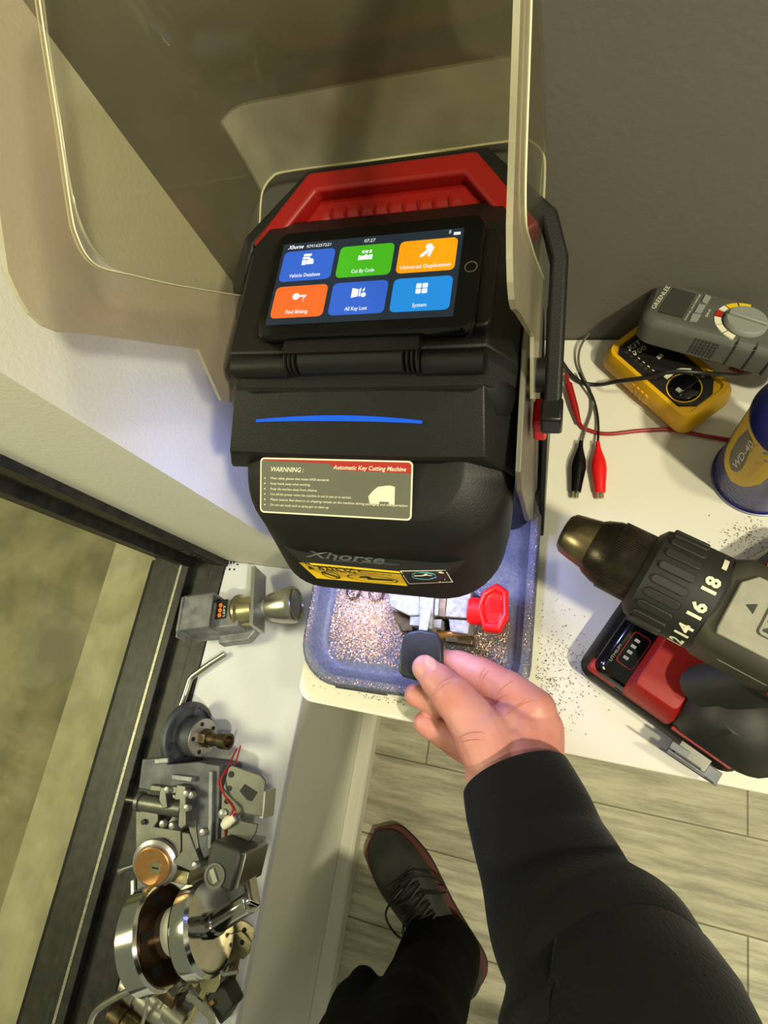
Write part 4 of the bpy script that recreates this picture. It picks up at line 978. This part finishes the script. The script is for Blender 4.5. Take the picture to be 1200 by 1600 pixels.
# 3. rosette cylinder lock
o3 = at(296, 1149, -.295); ax3 = (at(383, 1163, -.262)-o3).normalized(); F3 = cylz(o3, ax3)
ro = thing('cylinder_lock', 'grey lock with a round slotted rose and a short tube end', 'lock', (o3.x, o3.y, ZS))
bm = nb(); lathe(bm, [(.049, -.008), (.053, -.006), (.053, .0), (.050, .003), (.045, .003), (.043, -.001), (.032, -.001), (.030, .002)], F3, 48)
for k in range(6):
    a_ = k*math.pi/3; box(bm, (.040*math.cos(a_), .040*math.sin(a_), .003), (.016, .004, .004), F3 @ Matrix.Identity(4))
obj('rose', bm, 'cast_dark', ro, autos=30)
bm = nb(); lathe(bm, [(.031, 0), (.030, .020), (.030, .030), (.027, .031)], F3, 40); obj('barrel', bm, 'cast_dark', ro, autos=30)
bm = nb(); lathe(bm, [(.029, .0305), (.029, .034), (.015, .0345)], F3, 40); fc = obj('face_plate', bm, 'steel', ro, autos=30)
bm = nb()
for k in range(5): lathe(bm, [(.0034, 0), (.0034, .0012)], F3 @ Matrix.Translation((.022*math.cos(k*1.256+.4), .022*math.sin(k*1.256+.4), .034)), 12)
pieces('screw_hole', bm, 'deep_black', fc)
bm = nb(); loft(bm, [circ(.0145, 6, z) for z in (.034, .048)], m=F3); obj('nut', bm, 'bronze', ro, bevel=.001)
bm = nb(); lathe(bm, [(.010, .048), (.010, .072), (.0125, .073), (.0125, .090), (.009, .090), (.009, .078)], F3, 24); obj('tube_end', bm, 'bronze', ro, autos=30)
# 4. mortise lock mechanism
Z4 = -.258
mo = thing('mortise_lock', 'opened grey mortise lock mechanism with blue-grey casing and brass key cylinder', 'lock', (at(280, 1280, ZS)))
def pz(pts, z0, z1, bm): loft(bm, [[at(x, y, z1)+V((0, 0, z0-z1)) for x, y in pts], [at(x, y, z1) for x, y in pts]])
bm = nb(); pz(((222, 1186), (262, 1182), (262, 1194), (310, 1190), (344, 1196), (340, 1330), (318, 1342), (300, 1290), (285, 1245), (216, 1232)), -.325, Z4, bm); obj('casing', bm, 'cast_dark', mo, bevel=.0015)
bm = nb(); pz(((326, 1205), (332, 1205), (330, 1325), (324, 1328)), Z4, Z4+.006, bm); pz(((268, 1210), (300, 1214), (298, 1222), (268, 1218)), Z4-.002, Z4+.010, bm)
pz(((240, 1186), (262, 1184), (262, 1192), (242, 1194)), Z4-.002, Z4+.003, bm); pieces('casing_rib', bm, 'cast', mo, bevel=.001)
bm = nb(); pz(((212, 1264), (247, 1268), (246, 1284), (240, 1292), (282, 1298), (282, 1340), (212, 1332)), -.300, -.262, bm); obj('front_plate', bm, 'zinc', mo, bevel=.001)
bm = nb(); lathe(bm, [(.004, 0), (.004, .004)], Matrix.Translation(at(226, 1284, -.2615)), 14); obj('plate_hole', bm, 'deep_black', mo)
bm = nb(); a, b = at(198, 1249, -.262), at(222, 1253, -.262); tube(bm, [a, b], .0035, 12); a, b = at(219, 1253, -.262), at(286, 1264, -.262); tube(bm, [a, a.lerp(b, .1), b], [.011, .0125, .0125], 18); a, b = at(217, 1252, -.262), at(222, 1253, -.262); tube(bm, [a, b], .0145, 18)
obj('bolt_tube', bm, 'zinc', mo, smooth=True)
bm = nb()
pz(((250, 1230), (258, 1230), (261, 1262), (254, 1264), (248, 1250)), -.262, -.244, bm); pz(((276, 1226), (290, 1228), (290, 1290), (282, 1296), (278, 1290), (280, 1250), (272, 1250)), -.262, -.240, bm)
pz(((235, 1226), (262, 1230), (261, 1238), (234, 1236)), -.262, -.246, bm); pz(((266, 1228), (285, 1230), (284, 1240), (264, 1240)), -.262, -.248, bm)
pieces('bracket', bm, 'zinc', mo, bevel=.0012)
bm = nb()
for x, y, z in ((262, 1234, -.246), (292, 1240, -.240), (300, 1242, -.243), (255, 1287, -.25), (270, 1290, -.25), (293, 1262, -.242), (306, 1352, -.250), (318, 1300, -.25)):
    lathe(bm, [(.0055, -.004), (.0060, 0), (.0045, .004), (.001, .005)], Matrix.Translation(at(x, y, z)), 16)
pieces('screw', bm, 'steel', mo, smooth=True)
bm = nb(); pz(((284, 1300), (296, 1302), (313, 1350), (308, 1358), (298, 1362), (276, 1352), (270, 1346), (284, 1330)), -.29, -.254, bm); pz(((292, 1285), (305, 1280), (310, 1325), (304, 1330)), -.28, -.256, bm); pieces('lever_plate', bm, 'zinc', mo, bevel=.0012)
bm = nb(); pz(((265, 1356), (295, 1362), (292, 1383), (264, 1378)), -.32, -.275, bm); obj('bolt_block', bm, 'nickel', mo, bevel=.001)
fcx = at(234, 1357, -.232); bk = at(268, 1306, -.262); F4 = cylz(bk, fcx-bk); l4 = (fcx-bk).length
# the cylinder faces up towards the viewer and down the sill
F4 = cylz(at(272, 1318, -.315), at(234, 1358, -.245)-at(272, 1318, -.315))
bm = nb(); lathe(bm, [(.031, -.010), (.031, .050), (.029, .052)], F4, 40); obj('cylinder_barrel', bm, 'cast_dark', mo, autos=30)
bm = nb(); lathe(bm, [(.033, .052), (.035, .054), (.035, .060), (.030, .063)], F4, 44); obj('cylinder_ring', bm, 'steel', mo, autos=30)
bm = nb(); lathe(bm, [(.0275, .060), (.0275, .067), (.026, .068)], F4, 44); cyf = obj('cylinder_face', bm, 'brass', mo, autos=30); cyf['label'] = 'brass key face'
bm = nb(); lathe(bm, [(.0095, .068), (.0095, .0688)], F4 @ Matrix.Translation((0, .006, 0)), 20); obj('key_plug', bm, 'nickel', cyf)
bm = nb(); box(bm, (0, .006, .069), (.0022, .010, .0008), F4); pieces('key_slot', bm, 'deep_black', cyf)
bm = nb(); tube(bm, [at(212, 1352, -.30), at(196, 1357, -.30), at(188, 1361, -.30)], [.005, .004, .007], 10); obj('cam', bm, 'zinc', mo, smooth=True)
# 5. steel plate with wires and black reader
sp = thing('strike_plate', 'stamped steel bracket plate with red wires and a small black module', 'bracket', (at(375, 1270, ZS)))
bm = nb(); pz(((357, 1200), (362, 1196), (408, 1212), (414, 1220), (410, 1280), (404, 1280), (400, 1291), (380, 1284), (376, 1277), (384, 1276), (402, 1281), (405, 1262), (402, 1255), (350, 1290), (346, 1240)), -.252, -.249, bm)
bm.free(); bm = nb(); pz(((357, 1200), (362, 1196), (408, 1212), (414, 1220), (409, 1276), (378, 1270), (374, 1276), (378, 1283), (402, 1288), (399, 1302), (382, 1326), (345, 1312), (346, 1240)), -.253, -.249, bm)
pl = obj('plate', bm, 'zinc', sp, bevel=.0008)
bm = nb(); pz(((410, 1236), (415, 1236), (411, 1280), (405, 1279)), -.285, -.2495, bm); pz(((345, 1311), (382, 1325), (380, 1330), (343, 1316)), -.31, -.25, bm); pieces('plate_fold', bm, 'steel', pl, bevel=.0006)
bm = nb()
for x, y, r_ in ((361, 1210, .0045), (358, 1232, .0038), (354, 1252, .0038)): lathe(bm, [(r_, 0), (r_, .0008)], Matrix.Translation(at(x, y, -.2486)), 14)
pz(((374, 1236), (382, 1225), (402, 1238), (393, 1252), (386, 1250)), -.2488, -.2482, bm); pieces('plate_opening', bm, 'deep_black', pl)
bm = nb(); lathe(bm, [(.007, 0), (.007, .003), (.003, .005)], Matrix.Translation(at(349, 1271, -.249)), 16); pieces('screw', bm, 'steel', sp, smooth=True)
bm = nb(); a, b = at(352, 1283, -.245), at(365, 1278, -.245); tube(bm, [at(350, 1290, -.245), at(356, 1283, -.243), at(366, 1276, -.245)], [.006, .008, .006], 10); obj('wire_joint', bm, 'label_white', sp, smooth=True)
for k, pts in enumerate(([(376, 1165, -.27), (366, 1195, -.26), (346, 1215, -.245), (350, 1240, -.243), (362, 1256, -.242), (368, 1268, -.24), (364, 1276, -.243)], [(370, 1170, -.272), (352, 1205, -.25), (342, 1222, -.248), (352, 1245, -.243), (364, 1262, -.238), (360, 1274, -.24), (352, 1290, -.245), (354, 1322, -.252)])):
    bm = nb(); tube(bm, spline([at(*p) for p in pts], 8), .0013, 8); obj('wire', bm, 'cable_red', sp, smooth=True)
bm = nb(); pz(((328, 1320), (334, 1312), (374, 1328), (376, 1340), (360, 1396), (316, 1376)), -.26, -.205, bm); rdm = obj('module', bm, 'keypad', sp, bevel=.004)
bm = nb(); pz(((379, 1332), (385, 1334), (372, 1388), (364, 1390)), -.28, -.212, bm); obj('module_bracket', bm, 'brushed', sp, bevel=.0006)
bm = nb(); lathe(bm, [(.0155, 0), (.0155, .002), (.012, .002), (.011, .0005)], Matrix.Translation(at(336, 1368, -.205)), 24); obj('module_ring', bm, 'zinc', rdm, autos=30)
bm = nb(); box(bm, (0, 0, .002), (.017, .007, .002), Matrix.Translation(at(335, 1368, -.205)) @ Matrix.Rotation(-.9, 4, 'Z')); obj('module_core', bm, 'steel', rdm)
# 6. lever lockset: two roses facing each other
c1 = at(262, 1458, -.262); c2 = at(318, 1440, -.262); ax6 = (c2-c1); ax6.z = 0; ax6 = (ax6.normalized()+V((0, 0, .02))).normalized(); F6 = cylz(c1, ax6)
F6b = cylz(at(300, 1456, -.270), ax6)
lv = thing('lever_lockset', 'polished steel lever door lockset lying on its two round roses', 'door lever', (c1.x+.03, c1.y, ZS))
bm = nb(); lathe(bm, [(.060, -.036), (.067, -.034), (.067, -.006), (.064, -.002), (.060, -.002)], F6, 64); obj('rose', bm, 'chrome', lv, autos=30)
bm = nb(); lathe(bm, [(.0605, -.004), (.0605, .0), (.020, .0)], F6, 64)
rb = obj('rose_plate', bm, 'dark_bronze', lv, autos=30)
bm = nb()
for k in range(6): box(bm, (.048*math.cos(k*1.047+.3), .048*math.sin(k*1.047+.3), .0006), (.012, .018, .0016), F6)
pieces('plate_slot', bm, 'deep_black', rb)
bm = nb(); lathe(bm, [(.030, 0), (.030, .034)], F6, 40); obj('core_cylinder', bm, 'nickel', lv, autos=30)
bm = nb(); lathe(bm, [(.0305, .010), (.0305, .032)], F6, 48, False, False); cl_ = obj('core_label', bm, 'label_white', lv, smooth=True)
bm = nb(); lathe(bm, [(.052, .0), (.058, .002), (.060, .006), (.060, .028), (.056, .033), (.050, .034)], F6b, 64); obj('rose', bm, 'chrome', lv, autos=30)
s6 = F6b @ V((0, 0, .034)); e6 = at(394, 1407, -.235)
e6 = s6+(e6-s6)
bm = nb(); tube(bm, [F6b @ V((0, 0, .030)), s6.lerp(e6, .15)], .017, 24); tube(bm, [s6, s6.lerp(e6, .98), e6], [.0145, .0145, .012], 24); obj('spindle', bm, 'chrome', lv, autos=40)
bm = nb(); t6 = at(385, 1336, -.275); box(bm, (0, 0, 0), ((t6-e6).length+.014, .012, .022), frame((e6+t6)/2, t6-e6, z=V((0, 0, 1)))); obj('lever', bm, 'chrome', lv, bevel=.004, bseg=3)
s7 = F6 @ V((0, 0, -.036)); e7 = at(203, 1512, -.285)
bm = nb(); tube(bm, [s7+V((0, -.02, -.0)), e7], .014, 24); obj('spindle', bm, 'chrome', lv, autos=40)
bm = nb(); a, b = at(216, 1500, -.275), at(214, 1372, -.30); box(bm, (0, 0, 0), ((b-a).length, .012, .022), frame((a+b)/2, b-a, z=V((0, 0, 1)))); obj('lever', bm, 'chrome', lv, bevel=.004, bseg=3)
# 7. keys
def key_proto(name, label, shape=0):
    t = thing(name, label, 'key', (0, 0, 0), 0, None)
    bm = nb()
    if shape == 0: out = [(-.004, -.006), (-.004, .006), (-.010, .016), (-.022, .018), (-.033, .012), (-.035, 0), (-.033, -.012), (-.022, -.018), (-.010, -.016)]
    else: out = [(-.004, -.006), (-.004, .006), (-.010, .018), (-.024, .016), (-.038, .009), (-.042, 0), (-.038, -.009), (-.024, -.016), (-.010, -.018)]
    prism(bm, out, 0, .0025); obj('bow', bm, 'nickel', t, False, bevel=.0008)
    bm = nb(); prism(bm, [(-.005, -.0042), (.050, -.0042), (.056, 0), (.050, .0015), (.044, .0042), (.038, .0022), (.032, .0042), (.026, .0026), (.020, .0042), (.014, .0022), (.008, .0044), (-.005, .0044)], .0002, .0023)
    prism(bm, [(-.002, -.0012), (.048, -.0012), (.048, .0004), (-.002, .0004)], .0022, .0027); obj('blade', bm, 'nickel', t, False)
    bm = nb(); lathe(bm, [(.0035, 0), (.0035, .0006)], Matrix.Translation((-.024, 0, .0024)), 14); obj('hole', bm, 'deep_black', t, False)
    return t
def dup(r, loc, rot, label):
    n_ = r.copy(); C.objects.link(n_); n_.location = loc; n_.rotation_euler = rot; n_['label'] = label
    for ch in [o_ for o_ in bpy.data.objects if o_.parent == r]:
        c_ = ch.copy(); C.objects.link(c_); c_.parent = n_
    return n_
k0 = key_proto('door_key', 'pale nickel key with rounded head lying beside the lever lockset')
def aim(px0, px1, z): a, b = at(*px0, z), at(*px1, z); return a, math.atan2((b-a).y, (b-a).x)
l_, r_ = aim((374, 1480), (350, 1533), ZS+.001); dup(k0, l_+V((-.006, -.012, .003)), (0, 0, r_-.22), 'second nickel key crossing over the one beside the lever lockset')
k0.location = l_; k0.rotation_euler = (0, 0, r_+.12); 
l_, r_ = aim((362, 1545), (372, 1500), ZS+.001); 
k1 = key_proto('door_key', 'pale key with pointed oval head nearest the right edge of the sill', 1); a_ = at(363, 1536, ZS+.001); k1.location = a_; k1.rotation_euler = (0, 0, r_); 
l_, r_ = aim((318, 1552), (300, 1596), -.290); dup(k0, l_, (0, -.1, r_), 'brass toned key lying across the loose parts by the black latch')
l_, r_ = aim((305, 1535), (330, 1575), -.300); dup(k0, l_, (0, .1, r_), 'key with purple-grey reflections above the black latch')
# 8. loose cylinders, rods, latch
def loosecyl(px0, px1, z, r, mt, label, name='lock_cylinder', cat='lock cylinder'):
    a, b = at(*px0, z), at(*px1, z); d = b-a; l = d.length; bm = nb()
    lathe(bm, [(r*.8, 0), (r, .002), (r, l*.35), (r*.86, l*.36), (r*.86, l*.42), (r*.97, l*.43), (r*.97, l*.95), (r*.7, l)], cylz(a, d), 28)
    t = thing(name, label, cat, (a.x, a.y, ZS)); obj('barrel', bm, mt, t, autos=35)
    bm = nb(); lathe(bm, [(r*.5, -.0015), (r*.5, 0)], cylz(a, d), 20); box(bm, (0, 0, -.002), (.002, r*.8, .001), cylz(a, d)); obj('plug', bm, 'nickel', t)
loosecyl((208, 1500), (285, 1560), -.306, .018, 'bronze', 'bronze lock cylinder directly below the left rose of the lever lockset')
loosecyl((262, 1500), (300, 1530), -.308, .020, 'brushed', 'short bright lock cylinder below the gap between the roses')
loosecyl((196, 1535), (262, 1590), -.306, .018, 'brushed', 'steel lock cylinder second up from the bottom left')
loosecyl((176, 1580), (232, 1625), -.306, .019, 'bronze', 'bronze lock cylinder at the bottom left of the pile')
loosecyl((240, 1556), (292, 1600), -.306, .016, 'brushed', 'pale lock cylinder at the bottom centre of the pile')
loosecyl((284, 1545), (262, 1508), -.292, .015, 'zinc', 'small zinc cylinder lying on top of the middle of the pile')
loosecyl((322, 1490), (352, 1512), -.314, .012, 'brushed', 'thin steel cylinder beneath the right rose of the lever lockset')
bm = nb(); tube(bm, [at(250, 1480, -.262), at(222, 1602, -.285)], .0026, 10); tag(obj('steel_pin', bm, 'chrome', smooth=True), 'thin straight steel pin lying over the loose cylinders', 'pin')
bm = nb(); tube(bm, spline([at(208, 1545, -.270), at(175, 1562, -.275), at(150, 1580, -.280), at(140, 1605, -.290), at(138, 1640, -.300)], 6), .0045, 12); tag(obj('curved_rod', bm, 'brushed', smooth=True), 'curved chrome rod at the bottom left corner of the sill', 'rod')
bm = nb(); tube(bm, [at(330, 1500, -.29), at(350, 1522, -.29), at(372, 1518, -.295)], .003, 8); tag(obj('spring_arm', bm, 'steel', smooth=True), 'small bent steel arm between the keys and the right rose', 'arm')
lt = thing('door_latch', 'purple-grey latch bracket with a black rounded housing at the bottom of the sill', 'latch', at(340, 1570, ZS))
bm = nb(); loft(bm, [[at(x, y, z) for x, y in ((289, 1556), (298, 1550), (328, 1576), (336, 1584), (338, 1610), (328, 1610), (324, 1592))] for z in (-.29, -.284)]); pieces('bracket', bm, 'brushed', lt, bevel=.0008)
bm = nb(); pz(((318, 1560), (340, 1540), (352, 1545), (360, 1562), (366, 1572), (350, 1590), (344, 1605), (330, 1580)), -.325, -.292, bm); obj('housing', bm, 'keypad', lt, bevel=.004)
bm = nb(); pz(((326, 1566), (332, 1562), (335, 1568), (329, 1572)), -.292, -.288, bm); obj('catch', bm, 'brass', lt)
# ================================================================== PERSON: hand
def caps(bm, a, b, ra, rb, n=20, flat=1.0):
    """round-ended tapered limb segment"""
    a, b = V(a), V(b); d = b-a; l = d.length; m_ = cylz(a, d); prof = []
    for k in range(6): t = k/5*math.pi/2; prof.append((max(ra*math.sin(t), 1e-4), -ra*math.cos(t)))
    for k in range(1, 6): t = k/5*math.pi/2; prof.append((max(rb*math.cos(t), 1e-4), l+rb*math.sin(t)))
    lathe(bm, prof, m_, n)
def limb(bm, pts):
    for (p, r), (q2, s) in zip(pts, pts[1:]): caps(bm, p, q2, r, s)
A3 = at
bm = nb()
# thumb (on top of the key)
limb(bm, [(A3(664, 1044, .082), .0118), (A3(682, 1062, .085), .0148), (A3(705, 1085, .088), .0182), (A3(730, 1116, .088), .0200), (A3(756, 1152, .088), .0245), (A3(775, 1195, .092), .0250)])
# index finger (under the key, from the knuckle on the right)
limb(bm, [(A3(688, 1032, .050), .0115), (A3(715, 1040, .052), .0142), (A3(750, 1054, .056), .0160), (A3(790, 1076, .062), .0172), (A3(832, 1106, .068), .0190)])
# middle finger: tip pokes out left of the thumb
limb(bm, [(A3(650, 1086, .046), .0112), (A3(682, 1097, .046), .0132), (A3(735, 1098, .044), .0145), (A3(785, 1098, .054), .0150), (A3(832, 1120, .062), .0175)])
# ring finger
limb(bm, [(A3(664, 1130, .038), .0112), (A3(695, 1148, .038), .0132), (A3(737, 1167, .040), .0145), (A3(785, 1140, .050), .0155), (A3(835, 1142, .056), .0175)])
# little finger, folded behind the ring finger
limb(bm, [(A3(705, 1165, .034), .0090), (A3(740, 1185, .036), .0105), (A3(790, 1175, .042), .0130), (A3(838, 1168, .050), .0160)])
# palm, thenar, wrist, forearm
limb(bm, [(A3(838, 1108, .068), .0170), (A3(842, 1140, .066), .0210), (A3(838, 1190, .074), .0240)])
limb(bm, [(A3(815, 1120, .068), .0165), (A3(815, 1150, .072), .0230), (A3(815, 1200, .080), .0260)])
limb(bm, [(A3(790, 1135, .076), .0190), (A3(788, 1175, .082), .0250), (A3(795, 1220, .088), .0280)])
limb(bm, [(A3(770, 1165, .085), .0210), (A3(775, 1210, .088), .0250), (A3(790, 1250, .095), .0270)])
limb(bm, [(A3(810, 1205, .086), .0280), (A3(820, 1260, .095), .0300), (A3(850, 1340, .115), .0330), (A3(905, 1440, .135), .038)])
limb(bm, [(A3(835, 1195, .078), .0235), (A3(838, 1250, .090), .028)])
hand = obj('person', bm, 'skin', smooth=True)
tag(hand, 'person in black sleeve and trousers holding the black car key, seen from above', 'person')
rm = hand.modifiers.new('r', 'REMESH'); rm.mode = 'VOXEL'; rm.voxel_size = .0013; rm.use_smooth_shade = True
s_ = hand.modifiers.new('s', 'SMOOTH'); s_.factor = .6; s_.iterations = 7
# thumb nail and skin creases follow the finished skin surface
bpy.context.view_layer.update(); dg_ = bpy.context.evaluated_depsgraph_get(); he = hand.evaluated_get(dg_); hme = he.to_mesh()
hb = bmesh.new(); hb.from_mesh(hme); he.to_mesh_clear(); htree = BVHTree.FromBMesh(hb); hb.free()
def onhand(px, py, off):
    d_ = ray(px, py).normalized(); h = htree.ray_cast(CAM, d_)
    if h[0] is None: return None
    n_ = h[1] if h[1].dot(d_) < 0 else -h[1]
    return h[0]+n_*off
bm = nb(); rows_ = []
for j in range(9):
    t = j/8; c0_ = V((668, 1025)).lerp(V((684, 1046)), t); w_ = 6.5*math.sqrt(max(1-(2*t-1)**2, 0))**.7+.8
    rows_.append([onhand(c0_.x-w_*(1-2*i/6)*.55-3, c0_.y+w_*(1-2*i/6)*.75, .0004) for i in range(7)])
for r0, r1 in zip(rows_, rows_[1:]):
    for i in range(6):
        qd = (r0[i], r0[i+1], r1[i+1], r1[i])
        if all(p is not None for p in qd) and max((qd[a_]-qd[b_]).length for a_, b_ in ((0, 1), (1, 2), (2, 3), (3, 0))) < .006: bm.faces.new([bm.verts.new(p) for p in qd])
obj('thumb_nail', bm, 'nail', hand, smooth=True)
for ln in ([(683, 1073), (690, 1066), (700, 1061), (712, 1056)], [(686, 1078), (694, 1071), (706, 1066)], [(748, 1062), (752, 1052), (757, 1044)], [(752, 1066), (757, 1056), (763, 1048)], [(776, 1088), (782, 1078), (792, 1070), (803, 1063)],
           [(774, 1112), (775, 1100), (782, 1090), (796, 1084)], [(790, 1118), (804, 1108), (822, 1098), (836, 1094)], [(718, 1152), (732, 1146), (748, 1144), (760, 1146)], [(720, 1160), (736, 1156), (752, 1156)], [(800, 1104), (812, 1100), (822, 1092)]):
    pts_ = [onhand(p.x, p.y, .00005) for p in spline([V((a_, b_, 0)) for a_, b_ in ln], 6)]
    pts_ = [p for p in pts_ if p is not None]
    if len(pts_) > 3 and max((a_-b_).length for a_, b_ in zip(pts_, pts_[1:])) < .01:
        n__ = len(pts_); bm = nb(); tube(bm, pts_, [.00012+.00035*math.sin(math.pi*i/(n__-1)) for i in range(n__)], 6); obj('skin_crease', bm, 'crease', hand, smooth=True)
# sleeve / jacket
def cloth_obj(name, segs, vox, mt, label=None):
    bm = nb()
    for sg in segs: limb(bm, sg)
    o_ = obj(name, bm, mt, hand, smooth=True)
    r1 = o_.modifiers.new('r', 'REMESH'); r1.mode = 'VOXEL'; r1.voxel_size = vox; r1.use_smooth_shade = True
    s1 = o_.modifiers.new('s', 'SMOOTH'); s1.factor = .7; s1.iterations = 8
    tx = bpy.data.textures.new(name, 'CLOUDS'); tx.noise_scale = .07; tx.noise_depth = 1
    d1_ = o_.modifiers.new('d', 'DISPLACE'); d1_.texture = tx; d1_.strength = .008; d1_.mid_level = .5; d1_.texture_coords = 'GLOBAL'
    if label: o_['label'] = label
    return o_
# sleeve: one tapering tube from the hem to the shoulder
sp_ = [(A3(806, 1218, .088), .0440), (A3(824, 1265, .098), .0475), (A3(846, 1330, .110), .0490), (A3(880, 1410, .13), .0530), (A3(926, 1490, .15), .0625), (A3(962, 1575, .165), .0690), (A3(985, 1660, .18), .070), (V((.04, -.34, .24)), .075), (V((.05, -.45, .36)), .088), (V((.03, -.52, .50)), .088)]
cen_ = spline([p for p, r in sp_], 7); rad_ = [v_.x for v_ in spline([V((r, 0, 0)) for p, r in sp_], 7)]
loops = []; up_ = None
for i, p in enumerate(cen_):
    d_ = (cen_[min(i+1, len(cen_)-1)]-cen_[max(i-1, 0)]).normalized()
    up_ = (V((0, 0, 1))-d_*d_.z).normalized() if up_ is None else (up_-d_*up_.dot(d_)).normalized(); sd_ = d_.cross(up_)
    lp_ = []
    for k in range(48):
        t = 2*math.pi*k/48; w_ = 1+.018*math.sin(3*t+i*.35)*min(i/8, 1)+.02*math.sin(i*.55+2*math.cos(t))*min(max(i-6, 0)/10, 1)
        w_ *= 1+.05*math.exp(-((i-27)/3.0)**2)*math.cos(t-2.4)-.05*math.exp(-((i-31)/2.5)**2)*math.cos(t-2.4)
        lp_.append(p+(sd_*math.cos(t)+up_*math.sin(t)*.92)*rad_[i]*w_)
    loops.append(lp_)
d_ = (cen_[1]-cen_[0]).normalized()
hem = [[cen_[0]+(q_-cen_[0])*f+d_*e for q_ in loops[0]] for f, e in ((.80, .03), (.90, .004), (.95, -.0015), (.99, -.001))]
bm = nb(); loft(bm, hem+loops, False, True); jk = obj('jacket_sleeve', bm, 'knit', hand, smooth=True); jk['label'] = 'black knitted jacket sleeve'
sb_ = jk.modifiers.new('s', 'SUBSURF'); sb_.levels = sb_.render_levels = 1
# trousers
foot = at(690, 1460, ZF)
ank = V((foot.x+.02, foot.y-.02, ZF+.10))
cloth_obj('trousers', [
    [(at(700, 1490, -.665), .062), (at(672, 1545, -.55), .068), (at(640, 1620, -.40), .078), (V((-.12, -.46, -.20)), .085), (V((-.06, -.54, .02)), .10), (V((-.0, -.62, .22)), .12)],
    [(at(672, 1470, -.665), .050), (at(650, 1545, -.56), .055), (at(610, 1620, -.46), .06)],
    [(at(566, 1535, -.42), .024), (at(560, 1585, -.42), .05), (at(560, 1660, -.35), .07), (V((-.14, -.46, -.15)), .08)],
    [(V((.12, -.62, -.64)), .06), (V((.13, -.60, -.3)), .075), (V((.1, -.62, .05)), .10), (V((.02, -.64, .22)), .12)]], .006, 'trousers', 'black trousers')
# shoe
def shoe(tip, heel, hid=False):
    tip, heel = V(tip), V(heel); d = heel-tip; L_ = d.length; fm = frame(tip, d, z=V((0, 0, 1)))
    st = [(0, .004, .026, 0), (.02, .040, .040, 0), (.06, .053, .052, .001), (.11, .058, .058, .002), (.16, .052, .072, .001), (.21, .045, .085, 0), (.26, .042, .092, 0), (.31, .040, .090, 0), (.335, .030, .085, 0), (.345, .012, .08, 0)]
    k = L_/.345
    def lp(x, w_, z): 
        return [(x*k, w_*c, z) for c in (-1, -.5, 0, .5, 1)]
    rows = []; 
    for x, w_, h, _ in st:
        h_ = h
        rows.append([(x*k, -w_, .022), (x*k, -w_*.98, .022+(h_-.022)*.5), (x*k, -w_*.72, h_*.93), (x*k, -w_*.3, h_), (x*k, w_*.3, h_), (x*k, w_*.72, h_*.93), (x*k, w_*.98, .022+(h_-.022)*.5), (x*k, w_, .022)])
    bm = nb(); loft(bm, rows, m=fm); o_ = obj('shoe', bm, 'shoe', hand, smooth=True); sb = o_.modifiers.new('s', 'SUBSURF'); sb.levels = sb.render_levels = 2
    out = [(p_.x, p_.y) for p_ in spline([V((x*k, w_+.0025, 0)) for x, w_, h, _ in st], 5)]; ol = [(-.005, 0)]+out+[(st[-1][0]*k+.004, 0)]+[(x, -y) for x, y in out[::-1]]
    bm = nb(); prism(bm, ol, 0, .016, fm); obj('shoe_sole', bm, 'shoe_sole', o_, bevel=.002)
    bm = nb(); prism(bm, [(x+(-.001 if x < .1 else .001), y*1.02) for x, y in ol], .016, .022, fm); w1 = obj('shoe_welt', bm, 'shoe_edge', o_, bevel=.002); w1['label'] = 'dark red welt edge'
    bm = nb()
    for i in range(6):
        x = (.10+i*.019)*k; h = .060+i*.0058; tube(bm, [(x, -.030, h-.006), (x+.006, 0, h+.006), (x+.012, .030, h-.002)], .0024, 8, fm); tube(bm, [(x, .030, h-.006), (x+.006, 0, h+.007), (x+.012, -.030, h-.002)], .0024, 8, fm)
    tube(bm, spline([(.11*k, .0, .074), (.12*k, .040, .085), (.15*k, .062, .06), (.18*k, .060, .05), (.15*k, .03, .08)], 6), .0022, 8, fm)
    tube(bm, spline([(.12*k, .0, .074), (.13*k, -.045, .085), (.16*k, -.068, .055), (.19*k, -.062, .05), (.17*k, -.03, .09)], 6), .0022, 8, fm)
    pieces('shoe_laces', bm, 'cable_black', o_, smooth=True)
shoe(at(594, 1296, ZF)+V((-.003, 0, 0)), at(748, 1534, ZF))
shoe(V((.10, -.36, ZF)), V((.135, -.68, ZF)))
for o_ in bpy.data.objects:
    if '_m' in o_: del o_['_m']
